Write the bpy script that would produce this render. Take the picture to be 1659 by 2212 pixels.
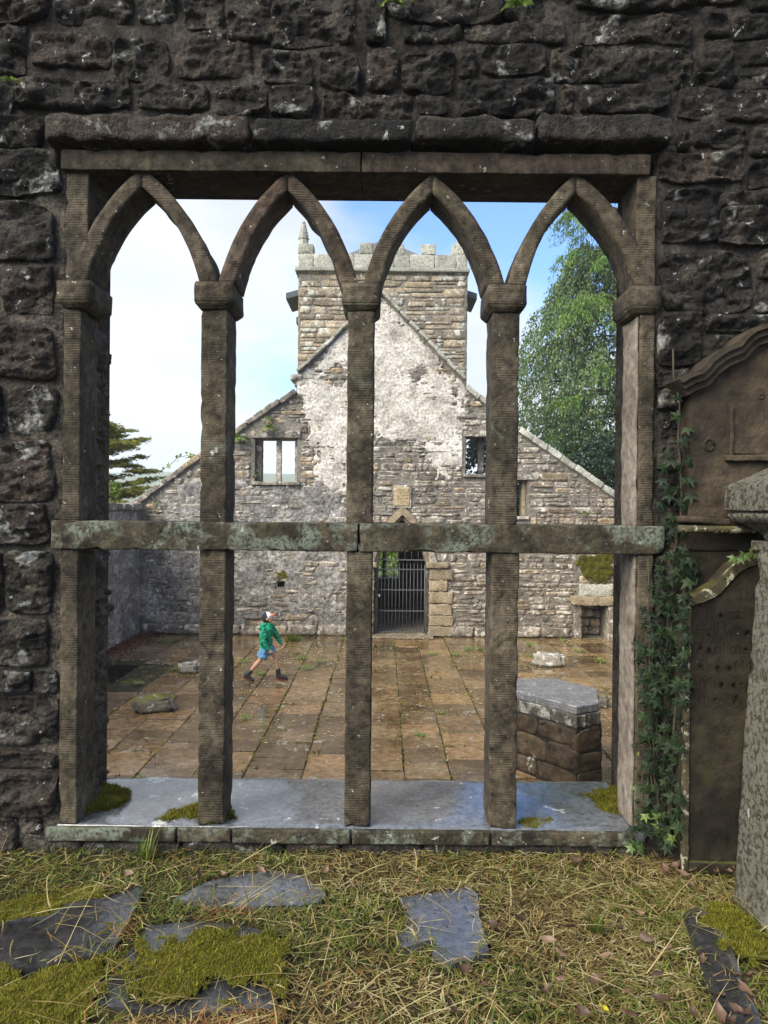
import bpy, bmesh, math, random
import numpy as np
from mathutils import Vector, Matrix
from mathutils.geometry import tessellate_polygon
R = math.radians
for o in list(bpy.data.objects): bpy.data.objects.remove(o)
SC = bpy.context.scene
COL = SC.collection

# ------------------------------------------------------------------ camera, sky, sun, exposure
EYE = 1.6                    # eye height above the graveyard turf (z = 0)
F, TH, CX, HY = 1534.0, 0.0096, 829.5, 1097.0   # measured lens, roll, horizon of the photograph (1659 px wide)
FLOOR = -1.7                 # church floor lies lower than the graveyard
cam = bpy.data.cameras.new('camera'); cam_o = bpy.data.objects.new('camera', cam); COL.objects.link(cam_o)
cam.sensor_fit = 'HORIZONTAL'; cam.sensor_width = 36; cam.lens = 36 * F / 1659
cam.clip_start = 0.05; cam.clip_end = 9000
cam_o.matrix_world = Matrix.Translation((0, 0, EYE)) @ Matrix.Rotation(R(90) - 9 / F, 4, 'X') @ Matrix.Rotation(TH, 4, 'Z')
SC.camera = cam_o

SUN_DIR = Vector((-0.62, -0.54, 0.62)).normalized()     # towards the sun
w = bpy.data.worlds.new('World'); SC.world = w; w.use_nodes = True
nt = w.node_tree; nt.nodes.clear()
def N(nt, t, **k):
    n = nt.nodes.new(t)
    for a, b in k.items(): setattr(n, a, b)
    return n
out = N(nt, 'ShaderNodeOutputWorld'); bg = N(nt, 'ShaderNodeBackground'); bg.inputs[1].default_value = 0.13
sky = N(nt, 'ShaderNodeTexSky', sky_type='NISHITA', sun_disc=False); sky.dust_density = .2; sky.ozone_density = 4; sky.altitude = 300
sky.sun_elevation = math.asin(SUN_DIR.z); sky.sun_rotation = math.atan2(SUN_DIR.x, SUN_DIR.y) % (2 * math.pi)
tc = N(nt, 'ShaderNodeTexCoord'); mp = N(nt, 'ShaderNodeMapping')
mp.inputs['Location'].default_value = (2.45, 4.3, 6.25); mp.inputs['Scale'].default_value = (1, 1, 2.0)
no = N(nt, 'ShaderNodeTexNoise'); no.inputs['Scale'].default_value = 1.6; no.inputs['Detail'].default_value = 7; no.inputs['Roughness'].default_value = .52
rp = N(nt, 'ShaderNodeValToRGB'); rp.color_ramp.elements[0].position = .40; rp.color_ramp.elements[1].position = .53
rp.color_ramp.elements[0].color = (.05, .05, .05, 1)
no2 = N(nt, 'ShaderNodeTexNoise'); no2.inputs['Scale'].default_value = 3.5; no2.inputs['Detail'].default_value = 5
cr = N(nt, 'ShaderNodeValToRGB'); cr.color_ramp.elements[0].color = (2.3, 2.5, 2.8, 1); cr.color_ramp.elements[1].color = (3.0, 3.12, 3.35, 1)
cr.color_ramp.elements[0].position = .35; cr.color_ramp.elements[1].position = .65
mx = N(nt, 'ShaderNodeMix', data_type='RGBA')
L = nt.links.new
L(tc.outputs['Generated'], mp.inputs['Vector']); L(mp.outputs[0], no.inputs['Vector']); L(mp.outputs[0], no2.inputs['Vector'])
L(no.outputs['Fac'], rp.inputs[0]); L(no2.outputs['Fac'], cr.inputs[0]); L(rp.outputs[0], mx.inputs[0])
tn = N(nt, 'ShaderNodeMix', data_type='RGBA', blend_type='MULTIPLY'); tn.inputs[0].default_value = 1; tn.inputs[7].default_value = (.50, .72, 1.0, 1)
L(sky.outputs[0], tn.inputs[6]); L(tn.outputs[2], mx.inputs[6]); L(cr.outputs[0], mx.inputs[7]); L(mx.outputs[2], bg.inputs[0]); L(bg.outputs[0], out.inputs[0])
sun = bpy.data.lights.new('sun', 'SUN'); sun.energy = 3.0; sun.angle = R(48); sun.color = (1, .93, .80)
sun_o = bpy.data.objects.new('sun', sun); COL.objects.link(sun_o)
sun_o.rotation_euler = (-SUN_DIR).to_track_quat('-Z', 'Y').to_euler()
vs = SC.view_settings; vs.view_transform = 'Standard'; vs.look = 'None'; vs.exposure = 1.45; vs.gamma = 1; vs.use_curve_mapping = False

# ------------------------------------------------------------------ helpers
def W(x, y, d):
    """point at distance d behind photo position x, y (measured on the 1659 px wide photograph)"""
    dx, dy = x - CX, y - HY
    c, s = math.cos(TH), math.sin(TH)
    return Vector(((dx * c + dy * s) * d / F, d, EYE - (-dx * s + dy * c) * d / F))
def WG(x, y, z):
    """point on the level z under photo position x, y"""
    dx, dy = x - CX, y - HY
    c, s = math.cos(TH), math.sin(TH)
    d = (EYE - z) * F / (-dx * s + dy * c)
    return Vector(((dx * c + dy * s) * d / F, d, z))
_rs = np.random.RandomState(7)
_TAB = _rs.rand(256, 256)
def vn(x, y, seed=0):
    x = np.asarray(x, float) + seed * 17.31; y = np.asarray(y, float) + seed * 9.77
    xi = np.floor(x).astype(int); yi = np.floor(y).astype(int)
    fx = x - xi; fy = y - yi; fx = fx * fx * (3 - 2 * fx); fy = fy * fy * (3 - 2 * fy)
    a = _TAB[xi & 255, yi & 255]; b = _TAB[(xi + 1) & 255, yi & 255]
    c = _TAB[xi & 255, (yi + 1) & 255]; d = _TAB[(xi + 1) & 255, (yi + 1) & 255]
    return (a * (1 - fx) + b * fx) * (1 - fy) + (c * (1 - fx) + d * fx) * fy - .5
def fbm(x, y, seed=0, oct=4, gain=.5):
    s = 0; a = 1
    for i in range(oct):
        s = s + a * vn(np.asarray(x) * 2 ** i, np.asarray(y) * 2 ** i, seed + i * 3); a *= gain
    return s
def sdf_poly(px, py, poly):
    """signed distance, positive inside"""
    poly = np.asarray(poly, float); n = len(poly)
    d = np.full(np.shape(px), 1e9); ins = np.zeros(np.shape(px), bool)
    for i in range(n):
        ax, ay = poly[i]; bx, by = poly[(i + 1) % n]
        ex, ey = bx - ax, by - ay; wx, wy = px - ax, py - ay
        t = np.clip((wx * ex + wy * ey) / (ex * ex + ey * ey + 1e-12), 0, 1)
        d = np.minimum(d, (wx - ex * t) ** 2 + (wy - ey * t) ** 2)
        c = ((ay > py) != (by > py))
        xin = (bx - ax) * (py - ay) / ((by - ay) if abs(by - ay) > 1e-12 else 1e-12) + ax
        ins ^= c & (px < xin)
    return np.where(ins, 1, -1) * np.sqrt(d)
def fast_mesh(name, V, Fc):
    """V (n,3); Fc (m,k) array of faces with k corners"""
    V = np.asarray(V, np.float32); Fc = np.asarray(Fc, np.int32); k = Fc.shape[1]
    me = bpy.data.meshes.new(name)
    me.vertices.add(len(V)); me.vertices.foreach_set('co', V.ravel())
    me.loops.add(Fc.size); me.loops.foreach_set('vertex_index', Fc.ravel())
    me.polygons.add(len(Fc)); me.polygons.foreach_set('loop_start', np.arange(0, Fc.size, k, dtype=np.int32))
    me.polygons.foreach_set('loop_total', np.full(len(Fc), k, np.int32))
    me.update(calc_edges=True); me.validate()
    return me
def py_mesh(name, V, Fc):
    me = bpy.data.meshes.new(name); me.from_pydata([tuple(v) for v in V], [], [tuple(f) for f in Fc]); me.update(); return me
def smooth(me, on=True):
    me.polygons.foreach_set('use_smooth', [on] * len(me.polygons)); return me
def fixn(me):
    bm = bmesh.new(); bm.from_mesh(me); bmesh.ops.recalc_face_normals(bm, faces=bm.faces); bm.to_mesh(me); bm.free(); return me
def link(name, me, mat=None, parent=None, loc=None):
    o = bpy.data.objects.new(name, me); COL.objects.link(o)
    if mat is not None and me is not None and not me.materials: me.materials.append(mat)
    loc = Vector(loc) if loc is not None else Vector((0, 0, 0))
    if parent is not None:
        o.parent = parent; pl = parent.location.copy(); p = parent.parent
        while p is not None: pl += p.location; p = p.parent
        loc = loc - pl
    o.location = loc
    return o
def wpart(name, V, Fc, mat, parent, sm=False, fix=True):
    """world-space vertices become a part whose origin is at their centre"""
    V = np.asarray(V, float); c = (V.min(0) + V.max(0)) / 2
    me = py_mesh(name, V - c, Fc)
    if fix: fixn(me)
    if sm: smooth(me)
    return link(name, me, mat, parent, c)
def root(name, loc, label, cat, group=None):
    o = bpy.data.objects.new(name, None); COL.objects.link(o); o.location = loc; o.empty_display_size = .1
    return tag(o, label, cat, group)
def tag(o, label, cat, group=None):
    o['label'] = label; o['category'] = cat
    if group: o['group'] = group
    return o
def struct(o): o['kind'] = 'structure'; return o
def stuff(o, label=None, cat=None):
    o['kind'] = 'stuff'
    if label: o['label'] = label
    if cat: o['category'] = cat
    return o
BOXF = [(0, 1, 3, 2), (4, 6, 7, 5), (0, 4, 5, 1), (2, 3, 7, 6), (0, 2, 6, 4), (1, 5, 7, 3)]
def box_v(x0, x1, y0, y1, z0, z1):
    return [(x, y, z) for x in (x0, x1) for y in (y0, y1) for z in (z0, z1)]
def rough_bar(x0, x1, y0, y1, z0, z1, step=.03, amp=.004, seed=0, bev=.006):
    """a dressed stone: a box with finely uneven faces and worn arrises"""
    bm = bmesh.new()
    bmesh.ops.create_cube(bm, size=1, matrix=Matrix.Translation(((x0 + x1) / 2, (y0 + y1) / 2, (z0 + z1) / 2)) @ Matrix.Diagonal((x1 - x0, y1 - y0, z1 - z0, 1)))
    bmesh.ops.bevel(bm, geom=bm.edges[:], offset=bev, segments=2, profile=.6, affect='EDGES')
    for ax, a, b in ((0, x0, x1), (1, y0, y1), (2, z0, z1)):
        n = min(90, int((b - a) / step))
        for i in range(1, n):
            co = Vector((0, 0, 0)); co[ax] = a + (b - a) * i / n; nn = Vector((0, 0, 0)); nn[ax] = 1
            bmesh.ops.bisect_plane(bm, geom=bm.verts[:] + bm.edges[:] + bm.faces[:], plane_co=co, plane_no=nn)
    P = np.array([v.co for v in bm.verts])
    d1 = fbm(P[:, 1] * 14 + P[:, 0] * 3, P[:, 2] * 14, seed) * amp
    d2 = fbm(P[:, 0] * 14 + P[:, 2] * 3, P[:, 2] * 14 + P[:, 1] * 5, seed + 5) * amp
    d3 = fbm(P[:, 0] * 14, P[:, 1] * 14 + P[:, 2] * 3, seed + 9) * amp
    ne = fbm(P[:, 0] * 3 + P[:, 1] * 5, P[:, 2] * 3, seed + 2) * amp * .5
    lo = np.array((x0, y0, z0)); hi = np.array((x1, y1, z1)); nb = np.minimum(np.abs(P - lo), np.abs(P - hi)) < bev * 1.5
    ch = np.clip(fbm(P[:, 0] * 22 + P[:, 1] * 9, P[:, 2] * 22 + P[:, 1] * 13, seed + 13, 3) - .16, 0, .4) * (nb.sum(1) >= 2) * min(.05, amp * 10, .2 * min(x1 - x0, y1 - y0, z1 - z0))
    ctr = (lo + hi) / 2; inw = np.where(nb, np.sign(ctr - P), 0)
    for v, a, b, c, e, k, iw in zip(bm.verts, d1, d2, d3, ne, ch, inw): v.co += Vector((a + e, b, c)) + Vector(iw) * float(k)
    V = np.array([v.co for v in bm.verts]); Fc = [[v.index for v in f.verts] for f in bm.faces]
    bm.free(); return V, Fc
def rough_block(wd, h, dep, nx, nz, prot, amp, rnd, seed, nfreq=9.0):
    """rubble stone: lumpy front towards -Y at y = 0 plane, body back to y = dep, uneven outline"""
    u = np.linspace(-1, 1, nx + 1); v = np.linspace(-1, 1, nz + 1)
    # pull the outer rows towards the rim so the edge rounds
    U, Vv = np.meshgrid(u, v)
    mn = min(wd, h)
    cx = rnd * mn / wd; cz = rnd * mn / h
    X = U * wd / 2 * (1 - cx * np.abs(Vv) ** 5); Z = Vv * h / 2 * (1 - cz * np.abs(U) ** 5)
    X = X + fbm(Z * 7 / max(mn, .05) * .12 + 3, X * 2, seed, 3) * mn * .22 * np.abs(U) ** 3
    Z = Z + fbm(X * 4 / max(mn, .05) * .14, Z * 2 + 7, seed + 11, 3) * mn * .22 * np.abs(Vv) ** 3
    ex = (1 - np.abs(U)) * wd / 2; ez = (1 - np.abs(Vv)) * h / 2
    e = np.minimum(ex, ez); rr = max(.09 * mn, .004)
    prof = np.sqrt(np.clip(1 - np.clip(1 - e / rr, 0, 1) ** 2, 0, 1))
    bl = fbm(X * nfreq, Z * nfreq * 1.6, seed + 23, 5, .55)
    tr = bl * 4.5 + Z * 3; fl = np.floor(tr); fr = np.clip((tr - fl - .62) / .38, 0, 1); bl = .45 * bl + .55 * ((fl + fr) / 4.5 - Z * 3 / 4.5)
    rg = np.abs(fbm(X * nfreq * .8 + 5, Z * nfreq * 2.6, seed + 31, 4, .6)); rg = np.clip(.22 - rg, 0, 1) * 2.4
    pit = np.clip(fbm(X * nfreq * 4, Z * nfreq * 4, seed + 47, 2) - .12, 0, 1) * .9
    Y = -prot * prof - amp * (bl - rg * .35 - pit * .45) * (.25 + prof * .75)
    nv = (nx + 1) * (nz + 1)
    V = np.stack([X.ravel(), Y.ravel(), Z.ravel()], 1)
    idx = np.arange(nv).reshape(nz + 1, nx + 1)
    Fc = [(idx[j, i], idx[j, i + 1], idx[j + 1, i + 1], idx[j + 1, i]) for j in range(nz) for i in range(nx)]
    ring = list(idx[0, :]) + list(idx[1:, -1]) + list(idx[-1, -2::-1]) + list(idx[-2:0:-1, 0])
    B = V[ring].copy(); B[:, 1] = dep; n = len(ring)
    V = np.vstack([V, B])
    Fc += [(ring[(i + 1) % n], ring[i], nv + i, nv + (i + 1) % n) for i in range(n)]
    return V, Fc
def prism(poly, y0, y1):
    """polygon in x,z (counter-clockwise seen from -Y) extruded from y0 to y1"""
    n = len(poly)
    V = [(p[0], y0, p[1]) for p in poly] + [(p[0], y1, p[1]) for p in poly]
    return V, [tuple(range(n)), tuple(range(2 * n - 1, n - 1, -1))] + [(i, i + n, (i + 1) % n + n, (i + 1) % n) for i in range(n)]
def holed(outer, holes, y0, y1):
    """flat wall with openings, outline in x,z"""
    polys = [outer] + holes
    flat = [p for pl in polys for p in pl]; n = len(flat)
    tri = tessellate_polygon([[Vector((p[0], p[1], 0)) for p in pl] for pl in polys])
    V = [(p[0], y0, p[1]) for p in flat] + [(p[0], y1, p[1]) for p in flat]
    Fc = [tuple(t) for t in tri] + [tuple(i + n for i in reversed(t)) for t in tri]
    k = 0
    for pl in polys:
        m = len(pl)
        for i in range(m): a, b = k + i, k + (i + 1) % m; Fc.append((a, b, b + n, a + n))
        k += m
    return V, Fc
def tube(pts, rad, seg=8, closed=True):
    pts = [Vector(p) for p in pts]; n = len(pts)
    if not hasattr(rad, '__len__'): rad = [rad] * n
    V = []; Fc = []
    up = Vector((0, 0, 1))
    for i in range(n):
        t = (pts[min(i + 1, n - 1)] - pts[max(i - 1, 0)]).normalized()
        a = t.cross(up if abs(t.z) < .95 else Vector((0, 1, 0))).normalized(); b = a.cross(t)
        r = rad[i]; r = r if hasattr(r, '__len__') else (r, r)
        for k in range(seg):
            an = 2 * math.pi * k / seg
            V.append(tuple(pts[i] + a * math.cos(an) * r[0] + b * math.sin(an) * r[1]))
    for i in range(n - 1):
        for k in range(seg):
            Fc.append((i * seg + k, i * seg + (k + 1) % seg, (i + 1) * seg + (k + 1) % seg, (i + 1) * seg + k))
    if closed: Fc += [tuple(reversed(range(seg))), tuple(range((n - 1) * seg, n * seg))]
    return V, Fc
class MB:
    def __init__(s): s.V = []; s.F = []
    def add(s, VF, off=(0, 0, 0)):
        k = len(s.V); V, Fc = VF
        s.V += [(v[0] + off[0], v[1] + off[1], v[2] + off[2]) for v in V]; s.F += [tuple(i + k for i in f) for f in Fc]; return s
    def box(s, *a): return s.add((box_v(*a), BOXF))
    def part(s, name, mat, parent, sm=False): return wpart(name, s.V, s.F, mat, parent, sm)

# ------------------------------------------------------------------ materials
def base_nodes(name):
    m = bpy.data.materials.new(name); m.use_nodes = True; t = m.node_tree; t.nodes.clear()
    o = N(t, 'ShaderNodeOutputMaterial'); b = N(t, 'ShaderNodeBsdfPrincipled'); t.links.new(b.outputs[0], o.inputs[0])
    return m, t, b
def rgba(c): return (c[0], c[1], c[2], 1)
def noise(t, pos, scale, detail=5, rough=.55, dist=0, off=0):
    n = N(t, 'ShaderNodeTexNoise'); n.inputs['Scale'].default_value = scale; n.inputs['Detail'].default_value = detail
    n.inputs['Roughness'].default_value = rough; n.inputs['Distortion'].default_value = dist
    if off:
        a = N(t, 'ShaderNodeVectorMath', operation='ADD'); a.inputs[1].default_value = (off, off * .7, off * .3)
        t.links.new(pos, a.inputs[0]); pos = a.outputs[0]
    t.links.new(pos, n.inputs['Vector']); return n.outputs['Fac']
def ramp(t, fac, stops):
    r = N(t, 'ShaderNodeValToRGB'); e = r.color_ramp.elements
    while len(e) < len(stops): e.new(.5)
    for k, (p, c) in zip(e, stops): k.position = p; k.color = rgba(c) if hasattr(c, '__len__') else (c, c, c, 1)
    t.links.new(fac, r.inputs[0]); return r.outputs[0]
def mixc(t, fac, a, b):
    m = N(t, 'ShaderNodeMix', data_type='RGBA')
    for i, v in ((0, fac), (6, a), (7, b)):
        if hasattr(v, 'is_linked') or hasattr(v, 'node'): t.links.new(v, m.inputs[i])
        elif i == 0: m.inputs[0].default_value = v
        else: m.inputs[i].default_value = rgba(v)
    return m.outputs[2]
def math_(t, op, a, b=None):
    m = N(t, 'ShaderNodeMath', operation=op)
    for i, v in enumerate((a, b)):
        if v is None: continue
        if hasattr(v, 'node'): t.links.new(v, m.inputs[i])
        else: m.inputs[i].default_value = v
    return m.outputs[0]
def stone_mat(name, cols, scale=5, var=.35, rough=.85, bump=.5, bscale=30, lichen=(), moss=None, tool=None, spec=.3, wet=None, tint=None, bdist=.02, grain=1.0):
    m, t, b = base_nodes(name)
    g = N(t, 'ShaderNodeNewGeometry'); pos = g.outputs['Position']; oi = N(t, 'ShaderNodeObjectInfo')
    rnd = math_(t, 'FRACT', math_(t, 'ADD', math_(t, 'MULTIPLY', g.outputs['Random Per Island'], 1.7), oi.outputs['Random']))
    n1 = noise(t, pos, scale, 4, .62)
    k = len(cols)
    c = ramp(t, n1, [(.3 + .4 * i / max(k - 1, 1), cols[i]) for i in range(k)])
    if tint is not None:
        r2 = math_(t, 'FRACT', math_(t, 'MULTIPLY', rnd, 7.31))
        c = mixc(t, math_(t, 'MULTIPLY', ramp(t, r2, [(tint[0], 0), (tint[0] + .1, 1)]), tint[2] if len(tint) > 2 else .7), c, tint[1])
    val = math_(t, 'ADD', math_(t, 'MULTIPLY', rnd, 2 * var), 1 - var)
    n0 = noise(t, pos, scale * 6, 2, .7, 0, 3.3)
    val = math_(t, 'MULTIPLY', val, math_(t, 'MAXIMUM', math_(t, 'ADD', math_(t, 'MULTIPLY', n0, .9 * 2.2 * grain), 1 - 1.05 * grain), .12))
    hs = N(t, 'ShaderNodeHueSaturation'); t.links.new(c, hs.inputs['Color']); t.links.new(val, hs.inputs['Value']); c = hs.outputs[0]
    for i, (thr, sc, colr, soft) in enumerate(lichen):
        f1 = noise(t, pos, sc, 4, .68, .3, 5.1 + 3 * i)
        f = ramp(t, f1, [(thr, 0), (min(thr + soft, 1), 1)])
        sp = noise(t, pos, sc * 9, 1, .6, 0, 1.7 + i)
        f = math_(t, 'MULTIPLY', f, ramp(t, sp, [(.34, .15), (.5, 1)]))
        c = mixc(t, f, c, colr)
    if moss is not None:
        thr, sc, colr, up = moss
        sx = N(t, 'ShaderNodeSeparateXYZ'); t.links.new(g.outputs['Normal'], sx.inputs[0])
        f1 = math_(t, 'ADD', noise(t, pos, sc, 3, .65, .2, 8.8), math_(t, 'MULTIPLY', sx.outputs[2], up))
        f = ramp(t, f1, [(thr, 0), (thr + .12, 1)])
        c = mixc(t, f, c, mixc(t, noise(t, pos, sc * 15, 1), (colr[0] * .5, colr[1] * .5, colr[2] * .5), (colr[0] * 1.3, colr[1] * 1.3, colr[2])))
    t.links.new(c, b.inputs['Base Color'])
    b.inputs['Specular IOR Level'].default_value = spec
    if wet is not None:
        t.links.new(ramp(t, noise(t, pos, wet[0], 3, .6, .2, 2.2), [(.35, wet[1]), (.62, wet[2])]), b.inputs['Roughness'])
    else: b.inputs['Roughness'].default_value = rough
    h = noise(t, pos, bscale * .5, 4, .72)
    if tool is not None:
        wv = N(t, 'ShaderNodeTexWave', wave_type='BANDS', bands_direction=tool[0]); wv.inputs['Scale'].default_value = 2 * math.pi / (20 * tool[1])
        wv.inputs['Distortion'].default_value = 5; wv.inputs['Detail'].default_value = 1; wv.inputs['Detail Scale'].default_value = .15
        t.links.new(pos, wv.inputs['Vector'])
        h = math_(t, 'ADD', h, math_(t, 'MULTIPLY', math_(t, 'MULTIPLY', wv.outputs['Fac'], ramp(t, noise(t, pos, 6, 2, .6, 0, 6.6), [(.4, .1), (.6, 1)])), tool[2]))
    bp = N(t, 'ShaderNodeBump'); bp.inputs['Strength'].default_value = bump; bp.inputs['Distance'].default_value = bdist
    t.links.new(h, bp.inputs['Height']); t.links.new(bp.outputs[0], b.inputs['Normal'])
    return m
def plain_mat(name, col, rough=.7, spec=.4, var=0, nscale=20, namt=.25, bump=0, metal=0):
    m, t, b = base_nodes(name)
    g = N(t, 'ShaderNodeNewGeometry')
    n = noise(t, g.outputs['Position'], nscale, 5)
    val = math_(t, 'ADD', math_(t, 'MULTIPLY', n, 2 * namt), 1 - namt)
    if var:
        val = math_(t, 'MULTIPLY', val, math_(t, 'ADD', math_(t, 'MULTIPLY', g.outputs['Random Per Island'], 2 * var), 1 - var))
    hs = N(t, 'ShaderNodeHueSaturation'); hs.inputs['Color'].default_value = rgba(col); t.links.new(val, hs.inputs['Value'])
    t.links.new(hs.outputs[0], b.inputs['Base Color']); b.inputs['Roughness'].default_value = rough
    b.inputs['Specular IOR Level'].default_value = spec; b.inputs['Metallic'].default_value = metal
    if bump:
        bp = N(t, 'ShaderNodeBump'); bp.inputs['Strength'].default_value = bump; bp.inputs['Distance'].default_value = .01
        t.links.new(n, bp.inputs['Height']); t.links.new(bp.outputs[0], b.inputs['Normal'])
    return m
def leaf_mat(name, stops, rough=.5, trans=.35, spec=.4, objrand=False):
    """foliage: each leaf its own tone, thin enough to let light through"""
    m = bpy.data.materials.new(name); m.use_nodes = True; t = m.node_tree; t.nodes.clear()
    o = N(t, 'ShaderNodeOutputMaterial'); b = N(t, 'ShaderNodeBsdfPrincipled'); tr = N(t, 'ShaderNodeBsdfTranslucent'); ms = N(t, 'ShaderNodeMixShader')
    g = N(t, 'ShaderNodeNewGeometry'); oi = N(t, 'ShaderNodeObjectInfo')
    r = oi.outputs['Random'] if objrand else g.outputs['Random Per Island']
    n = noise(t, g.outputs['Position'], 1.3, 3)
    f = math_(t, 'ADD', math_(t, 'MULTIPLY', r, .6), math_(t, 'MULTIPLY', n, .4))
    c = ramp(t, f, stops)
    t.links.new(c, b.inputs['Base Color']); t.links.new(c, tr.inputs[0]); b.inputs['Roughness'].default_value = rough
    b.inputs['Specular IOR Level'].default_value = spec; ms.inputs[0].default_value = trans
    t.links.new(b.outputs[0], ms.inputs[1]); t.links.new(tr.outputs[0], ms.inputs[2]); t.links.new(ms.outputs[0], o.inputs[0])
    return m
M = {}
LG = (.42, .43, .38); LW = (.55, .54, .50); LB = (.20, .25, .20)
M['dark'] = stone_mat('weathered dark sandstone', [(.0052, .0046, .004), (.0195, .0168, .0138), (.056, .047, .037)], 9, .45, bump=1, bscale=60, lichen=[(.585, 4.2, (.22, .22, .20), .07), (.64, 18, (.38, .38, .35), .05)], moss=(.74, 5, (.035, .045, .012), .12), spec=.25, grain=1.5, bdist=.03, tint=(.72, (.045, .032, .024), .5))
M['mortar'] = stone_mat('old lime mortar', [(0.0120, 0.0102, 0.0084), (0.0330, 0.0276, 0.0228), (0.0660, 0.0564, 0.0462)], 9, .1, bump=.9, bscale=45, lichen=[(.68, 6, LG, .06)], moss=(.72, 4, (.03, .04, .012), .1), spec=.2, grain=1.5)
M['pointing'] = stone_mat('pale pointing', [(0.0238, 0.0197, 0.0156), (0.0680, 0.0564, 0.0449), (0.1156, 0.0986, 0.0802)], 11, .1, bump=1, bscale=60, lichen=[(.68, 6, LG, .06)], moss=(.72, 4, (.03, .04, .012), .1), spec=.2, grain=1.5)
M['dressed'] = stone_mat('tooled brown sandstone', [(.020, .0155, .0095), (.054, .0425, .027), (.098, .080, .054)], 4, .16, bump=.55, bscale=60, lichen=[(.665, 34, LG, .05), (.69, 8, LG, .04), (.60, 3.2, (.10, .105, .07), .12)], moss=(.72, 3, (.05, .05, .016), .05), tool=('Z', .0115, .17), spec=.25, grain=1.4, tint=(.8, (.06, .036, .028), .5))
M['dressed_h'] = stone_mat('tooled brown sandstone, upright tooling', [(.020, .0155, .0100), (.048, .038, .025), (.084, .069, .047)], 4, .14, bump=.55, bscale=60, lichen=[(.66, 9, LG, .05), (.67, 34, LG, .05)], tool=('X', .0105, .08), spec=.25, grain=1.4, tint=(.75, (.055, .034, .028), .5))
M['transom'] = stone_mat('lichened transom stone', [(0.0149, 0.0118, 0.0074), (0.0384, 0.0310, 0.0192), (0.0651, 0.0533, 0.0329)], 4, .12, bump=.6, bscale=60, lichen=[(.50, 6.5, (.135, .155, .118), .12), (.66, 22, LG, .04)], moss=(.66, 3.3, (.06, .055, .016), .1), tool=('X', .0105, .03), spec=.25, grain=1.4)
M['greyden'] = stone_mat('pillar sandstone with grey lichen', [(0.0349, 0.0289, 0.0175), (0.0568, 0.0502, 0.0349)], 6, .1, bump=.6, bscale=50, lichen=[(.46, 42, (.135, .13, .105), .05), (.68, 8, (.36, .39, .40), .03)], spec=.25)
M['memorial'] = stone_mat('brown carved sandstone', [(0.0150, 0.0109, 0.0075), (0.0375, 0.0277, 0.0180), (0.0675, 0.0503, 0.0307)], 3, .1, bump=.6, bscale=50, moss=(.72, 3, (.05, .05, .018), .15), lichen=[(.70, 3, LB, .08)], spec=.25)
M['headstone'] = stone_mat('mossy brown headstone', [(0.0075, 0.0057, 0.0037), (0.0189, 0.0146, 0.0089), (0.0347, 0.0277, 0.0152)], 4, .1, bump=.5, bscale=45, moss=(.62, 2.6, (.055, .052, .016), .35), lichen=[(.70, 22, LG, .04)], spec=.25)
M['border'] = stone_mat('headstone border', [(0.0350, 0.0294, 0.0154), (0.0630, 0.0532, 0.0280)], 5, .1, bump=.5, bscale=45, lichen=[(.55, 22, (.38, .36, .26), .05)], moss=(.66, 4, (.08, .075, .02), .1), spec=.25)
M['slate'] = stone_mat('wet slate', [(.082, .086, .093), (.135, .141, .152)], 6, .08, bump=.05, bscale=70, lichen=[(.635, 6.0, (.42, .44, .42), .04), (.68, 14, LW, .03)], spec=.9, wet=(7, .03, .15))
M['ledger'] = stone_mat('wet dark ledger stone', [(0.0144, 0.0144, 0.0152), (0.0304, 0.0304, 0.0320), (0.0520, 0.0520, 0.0512)], 5, .15, bump=.18, bscale=55, lichen=[(.68, 12, (.20, .20, .18), .05)], moss=(.80, 5, (.05, .06, .012), .1), spec=.8, wet=(5, .06, .24))
M['slate_d'] = stone_mat('pitted wet slate', [(.062, .064, .068), (.108, .111, .116)], 6, .08, bump=.07, bscale=70, lichen=[(.60, 24, (.012, .012, .011), .02), (.68, 9, (.3, .31, .3), .04)], spec=.9, wet=(7, .03, .15))
M['flag'] = stone_mat('wet brown flagstone', [(0.0794, 0.0474, 0.0218), (0.1600, 0.1024, 0.0499), (0.2368, 0.1664, 0.0922)], 1.6, .36, bump=.16, bscale=14, lichen=[(.63, 3.0, (.30, .28, .22), .02), (.66, 9, (.42, .40, .33), .02)], moss=(.80, 1.6, (.09, .085, .02), .1), spec=1.0, wet=(1.3, .02, .19), tint=(.6, (.26, .155, .065), .5))
M['bed'] = stone_mat('earth joints', [(.02, .018, .010), (.05, .045, .022)], 8, .1, bump=.6, moss=(.62, 3, (.11, .11, .025), .1))
M['gable'] = stone_mat('rubble sandstone', [(0.0901, 0.0795, 0.0657), (0.2279, 0.1993, 0.1590), (0.4240, 0.3837, 0.3233)], 3.6, .42, bump=.8, bscale=18, lichen=[(.57, 5.5, (.58, .56, .50), .06), (.60, 1.3, (.55, .53, .48), .14), (.72, 2.0, (.10, .10, .09), .1)], moss=(.80, 1.8, (.10, .095, .025), .12), tint=(.8, (.29, .205, .11), .55), bdist=.03, grain=1.25)
M['gmortar'] = stone_mat('rubble wall mortar', [(.13, .115, .096), (.24, .215, .182)], 3, .05, bump=.8, bscale=18, lichen=[(.66, 3, (.50, .48, .44), .06)], bdist=.03)
M['tower'] = stone_mat('tower ashlar', [(.14, .11, .072), (.25, .205, .145), (.36, .31, .235)], 3.2, .36, bump=.8, bscale=14, lichen=[(.545, 3.2, (.48, .48, .42), .06), (.67, 2, (.11, .11, .10), .08)], tint=(.75, (.30, .22, .13), .4), bdist=.03, grain=1.25)
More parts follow.
